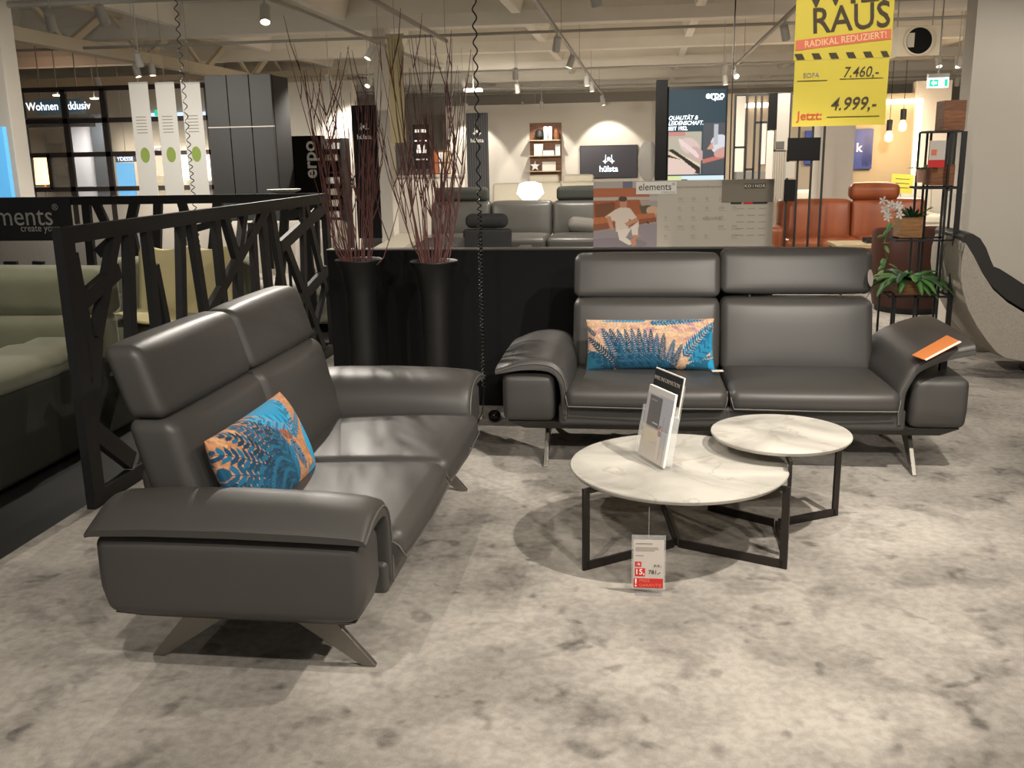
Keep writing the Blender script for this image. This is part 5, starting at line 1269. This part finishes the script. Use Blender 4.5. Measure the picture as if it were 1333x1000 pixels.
# security chain / cable beside the totem
o = MB().tube([(P(957, 80, y=8.9).x, 8.9, 3.6), (P(957, 80, y=8.9).x-.02, 8.9, 2.4), (P(950, 230, y=8.9).x, 8.9, 1.0)], .006, 6).build('hanging_cable', CABLE, smooth=True); tag(o, 'thin black cable hanging right of the screen totem', 'cable')
# black lattice room divider
LY = 12.0
x0, x1, z0, z1 = rc4(955, 121, 1076, 260, LY); lt = thing('room_divider', 'black steel lattice divider with panels left of the pale column', 'divider', (x0, LY, 0)); w = x1-x0
def lx(px): return P(px, 180, y=LY).x-x0
def lz(py): return P(1010, py, y=LY).z
for px in (956, 971, 982, 990, 1000, 1007, 1027, 1040, 1058, 1073): MB().box(lx(px)-.012, lx(px)+.012, -.012, .012, 0, z1).build('upright', BLACKM, lt)
MB().box(0, w, -.015, .015, z1-.025, z1).build('top_bar', BLACKM, lt); MB().box(0, w, -.015, .015, .02, .05).build('bottom_bar', BLACKM, lt)
for a, b, py in ((956, 971, 191), (982, 998, 159), (1008, 1024, 196), (971, 982, 220)): MB().box(lx(a), lx(b), -.012, .012, lz(py)-.012, lz(py)+.012).build('cross_bar', BLACKM, lt)
for a, b, p0, p1, m in ((999, 1010, 121, 169, BLACKP), (1010, 1026, 122, 196, GREYW), (998, 1007, 170, 250, WHITEW), (1025, 1068, 180, 210, BLACKP), (1023, 1038, 234, 262, BLACKP), (1024, 1036, 211, 232, GREYW)):
    MB().box(lx(a), lx(b), -.03, -.013, lz(p1), lz(p0)).build('panel', m, lt)
for k in range(6): xx = lx(1008+k*3); MB().box(xx-.006, xx+.006, -.03, -.013, lz(262), lz(198)).build('rib', TRACK, lt)
panel('display_sign', 'small dark sign on the grey lattice panel', 'sign', 1010, 184, 1021, 194, LY-.045, mat('sign_grey', (84, 80, 76), .5, var=.1), .015)
# things behind the lattice
panel('light_strip', 'bright cove light strip behind the black lattice', 'lamp', 971, 134, 1000, 140, 18.5, GLOWWHITE, .1)
panel('lit_curtain', 'white lit wall panel behind the left of the lattice', 'panel', 956, 124, 969, 230, 18.2, WHITEW, .1, True)
panel('floor_mirror', 'narrow white mirror leaning behind the lattice', 'mirror', 990, 160, 997, 214, 18.56, WHITE, .04)
panel('cabinet', 'dark low cabinet behind the lattice', 'cabinet', 958, 224, 998, 250, 17.6, GREYF, .4, True)
panel('blue_display', 'royal blue display panel seen below the yellow banner', 'display', 1048, 170, 1070, 214, 18.52, NAVY, .08)
rsofa('pale_armchair', 'pale armchair seen through the lower right of the lattice', CREAM, P(1036, 240, y=16).x, P(1068, 240, y=16).x, 15.6, .8, .45, .95, 1, cat='armchair')
# blue display panel right of column
so = panel('blue_display', 'royal blue banner with white letter right of the pale column', 'display', 1112, 168, 1136, 220, 18.92, NAVY, .08); text('lettering', 'k', .22, LETTER, so, (-.08, -.004, .38), bold=.01)
# cove light and pendants
panel('light_strip', 'long bright cove light above the pendant lamps', 'lamp', 1150, 129, 1202, 135, 18.85, GLOWWHITE, .15)
panel('light_strip', 'vertical light edge of the beige wall', 'lamp', 1193, 136, 1198, 228, 18.84, GLOWWHITE, .06, False)
for px, py, lb in ((1157, 178, 'lower left'), (1175, 164, 'upper right')):
    q = P(px, py, y=18.0); o = thing('pendant_lamp', f'{lb} of the two glowing pendant lamps before the beige wall', 'lamp', (q.x, 18.0, q.z), group='pendant lamps')
    MB().lathe([(.05, .10), (.05, .28), (.01, .29)], 16).build('socket', BLACKM, o); MB().lathe([(.03, .10), (.07, .02), (.06, -.07), (.02, -.09)], 16).build('shade', GLOWWARM, o, smooth=True); MB().tube([(0, 0, .28), (0, 0, DZ-q.z)], .005, 4).build('cord', CABLE, o)
    ld = bpy.data.lights.new('pendant_bulb', 'POINT'); ld.energy = 18; ld.color = (1, .72, .42); ld.shadow_soft_size = .08; lo = bpy.data.objects.new('pendant_bulb', ld); col.objects.link(lo); lo.parent = o; lo.location = (0, .22, -.02)
# exit sign and ventilator
x0, x1, z0, z1 = rc4(1208, 101, 1235, 114, 11.0); ex = thing('exit_sign', 'green and white emergency exit sign at upper right', 'sign', ((x0+x1)/2, 11.0, z0)); h = (x1-x0)/2; v = z1-z0
MB().box(-h, h, 0, .04, 0, v).build('panel', GLOWEXIT, ex); MB().box(-h*.85, 0, -.004, 0, v*.12, v*.82).build('green_field', GLOWGREEN, ex); MB().box(h*.6, h*.9, -.004, 0, v*.12, v*.82).build('green_field', GLOWGREEN, ex)
MB().prism([(-h*.72, v*.47), (-h*.45, v*.75), (-h*.45, v*.6), (-h*.15, v*.6), (-h*.15, v*.34), (-h*.45, v*.34), (-h*.45, v*.2)], 'y', -.006, -.004).build('arrow', GLOWEXIT, ex)
MB().box(-h*1.02, h*1.02, -.01, .06, v, v+.04).build('hood', TRACK, ex); MB().tube([(0, .02, v+.04), (0, .02, DZ-z0)], .008, 5).build('stem', TRACK, ex)
x0, x1, z0, z1 = rc4(1168, 33, 1226, 73, 12.6); vn = thing('ventilator_box', 'beige ceiling ventilation box with round black opening', 'ventilator', ((x0+x1)/2, 12.6, z0)); h = (x1-x0)/2; v = z1-z0
MB().box(-h, h, 0, .5, 0, v).build('box', TRUSS, vn, bevel=.01)
rg_ = MB().lathe([(.15, 0), (.17, 0), (.17, .03), (.15, .03), (.15, 0)], 28, cap=False).build('ring', TRUSS, vn, smooth=True); rg_.rotation_euler = (math.pi/2, 0, 0); rg_.location = (-.01, 0, v*.5)
dk = MB().lathe([(.001, 0), (.15, 0), (.15, .004), (.001, .004)], 28).build('opening', BLACKP, vn); dk.rotation_euler = (math.pi/2, 0, 0); dk.location = (-.01, 0, v*.5)
MB().box(-.16, -.06, -.012, -.004, v*.5-.07, v*.5+.09).build('flap', CREAM, vn)
for s in (-1, 1): MB().tube([(s*h*.8, .25, v), (s*h*.8, .25, DZ-z0)], .008, 5).build('hanger', TRACK, vn)
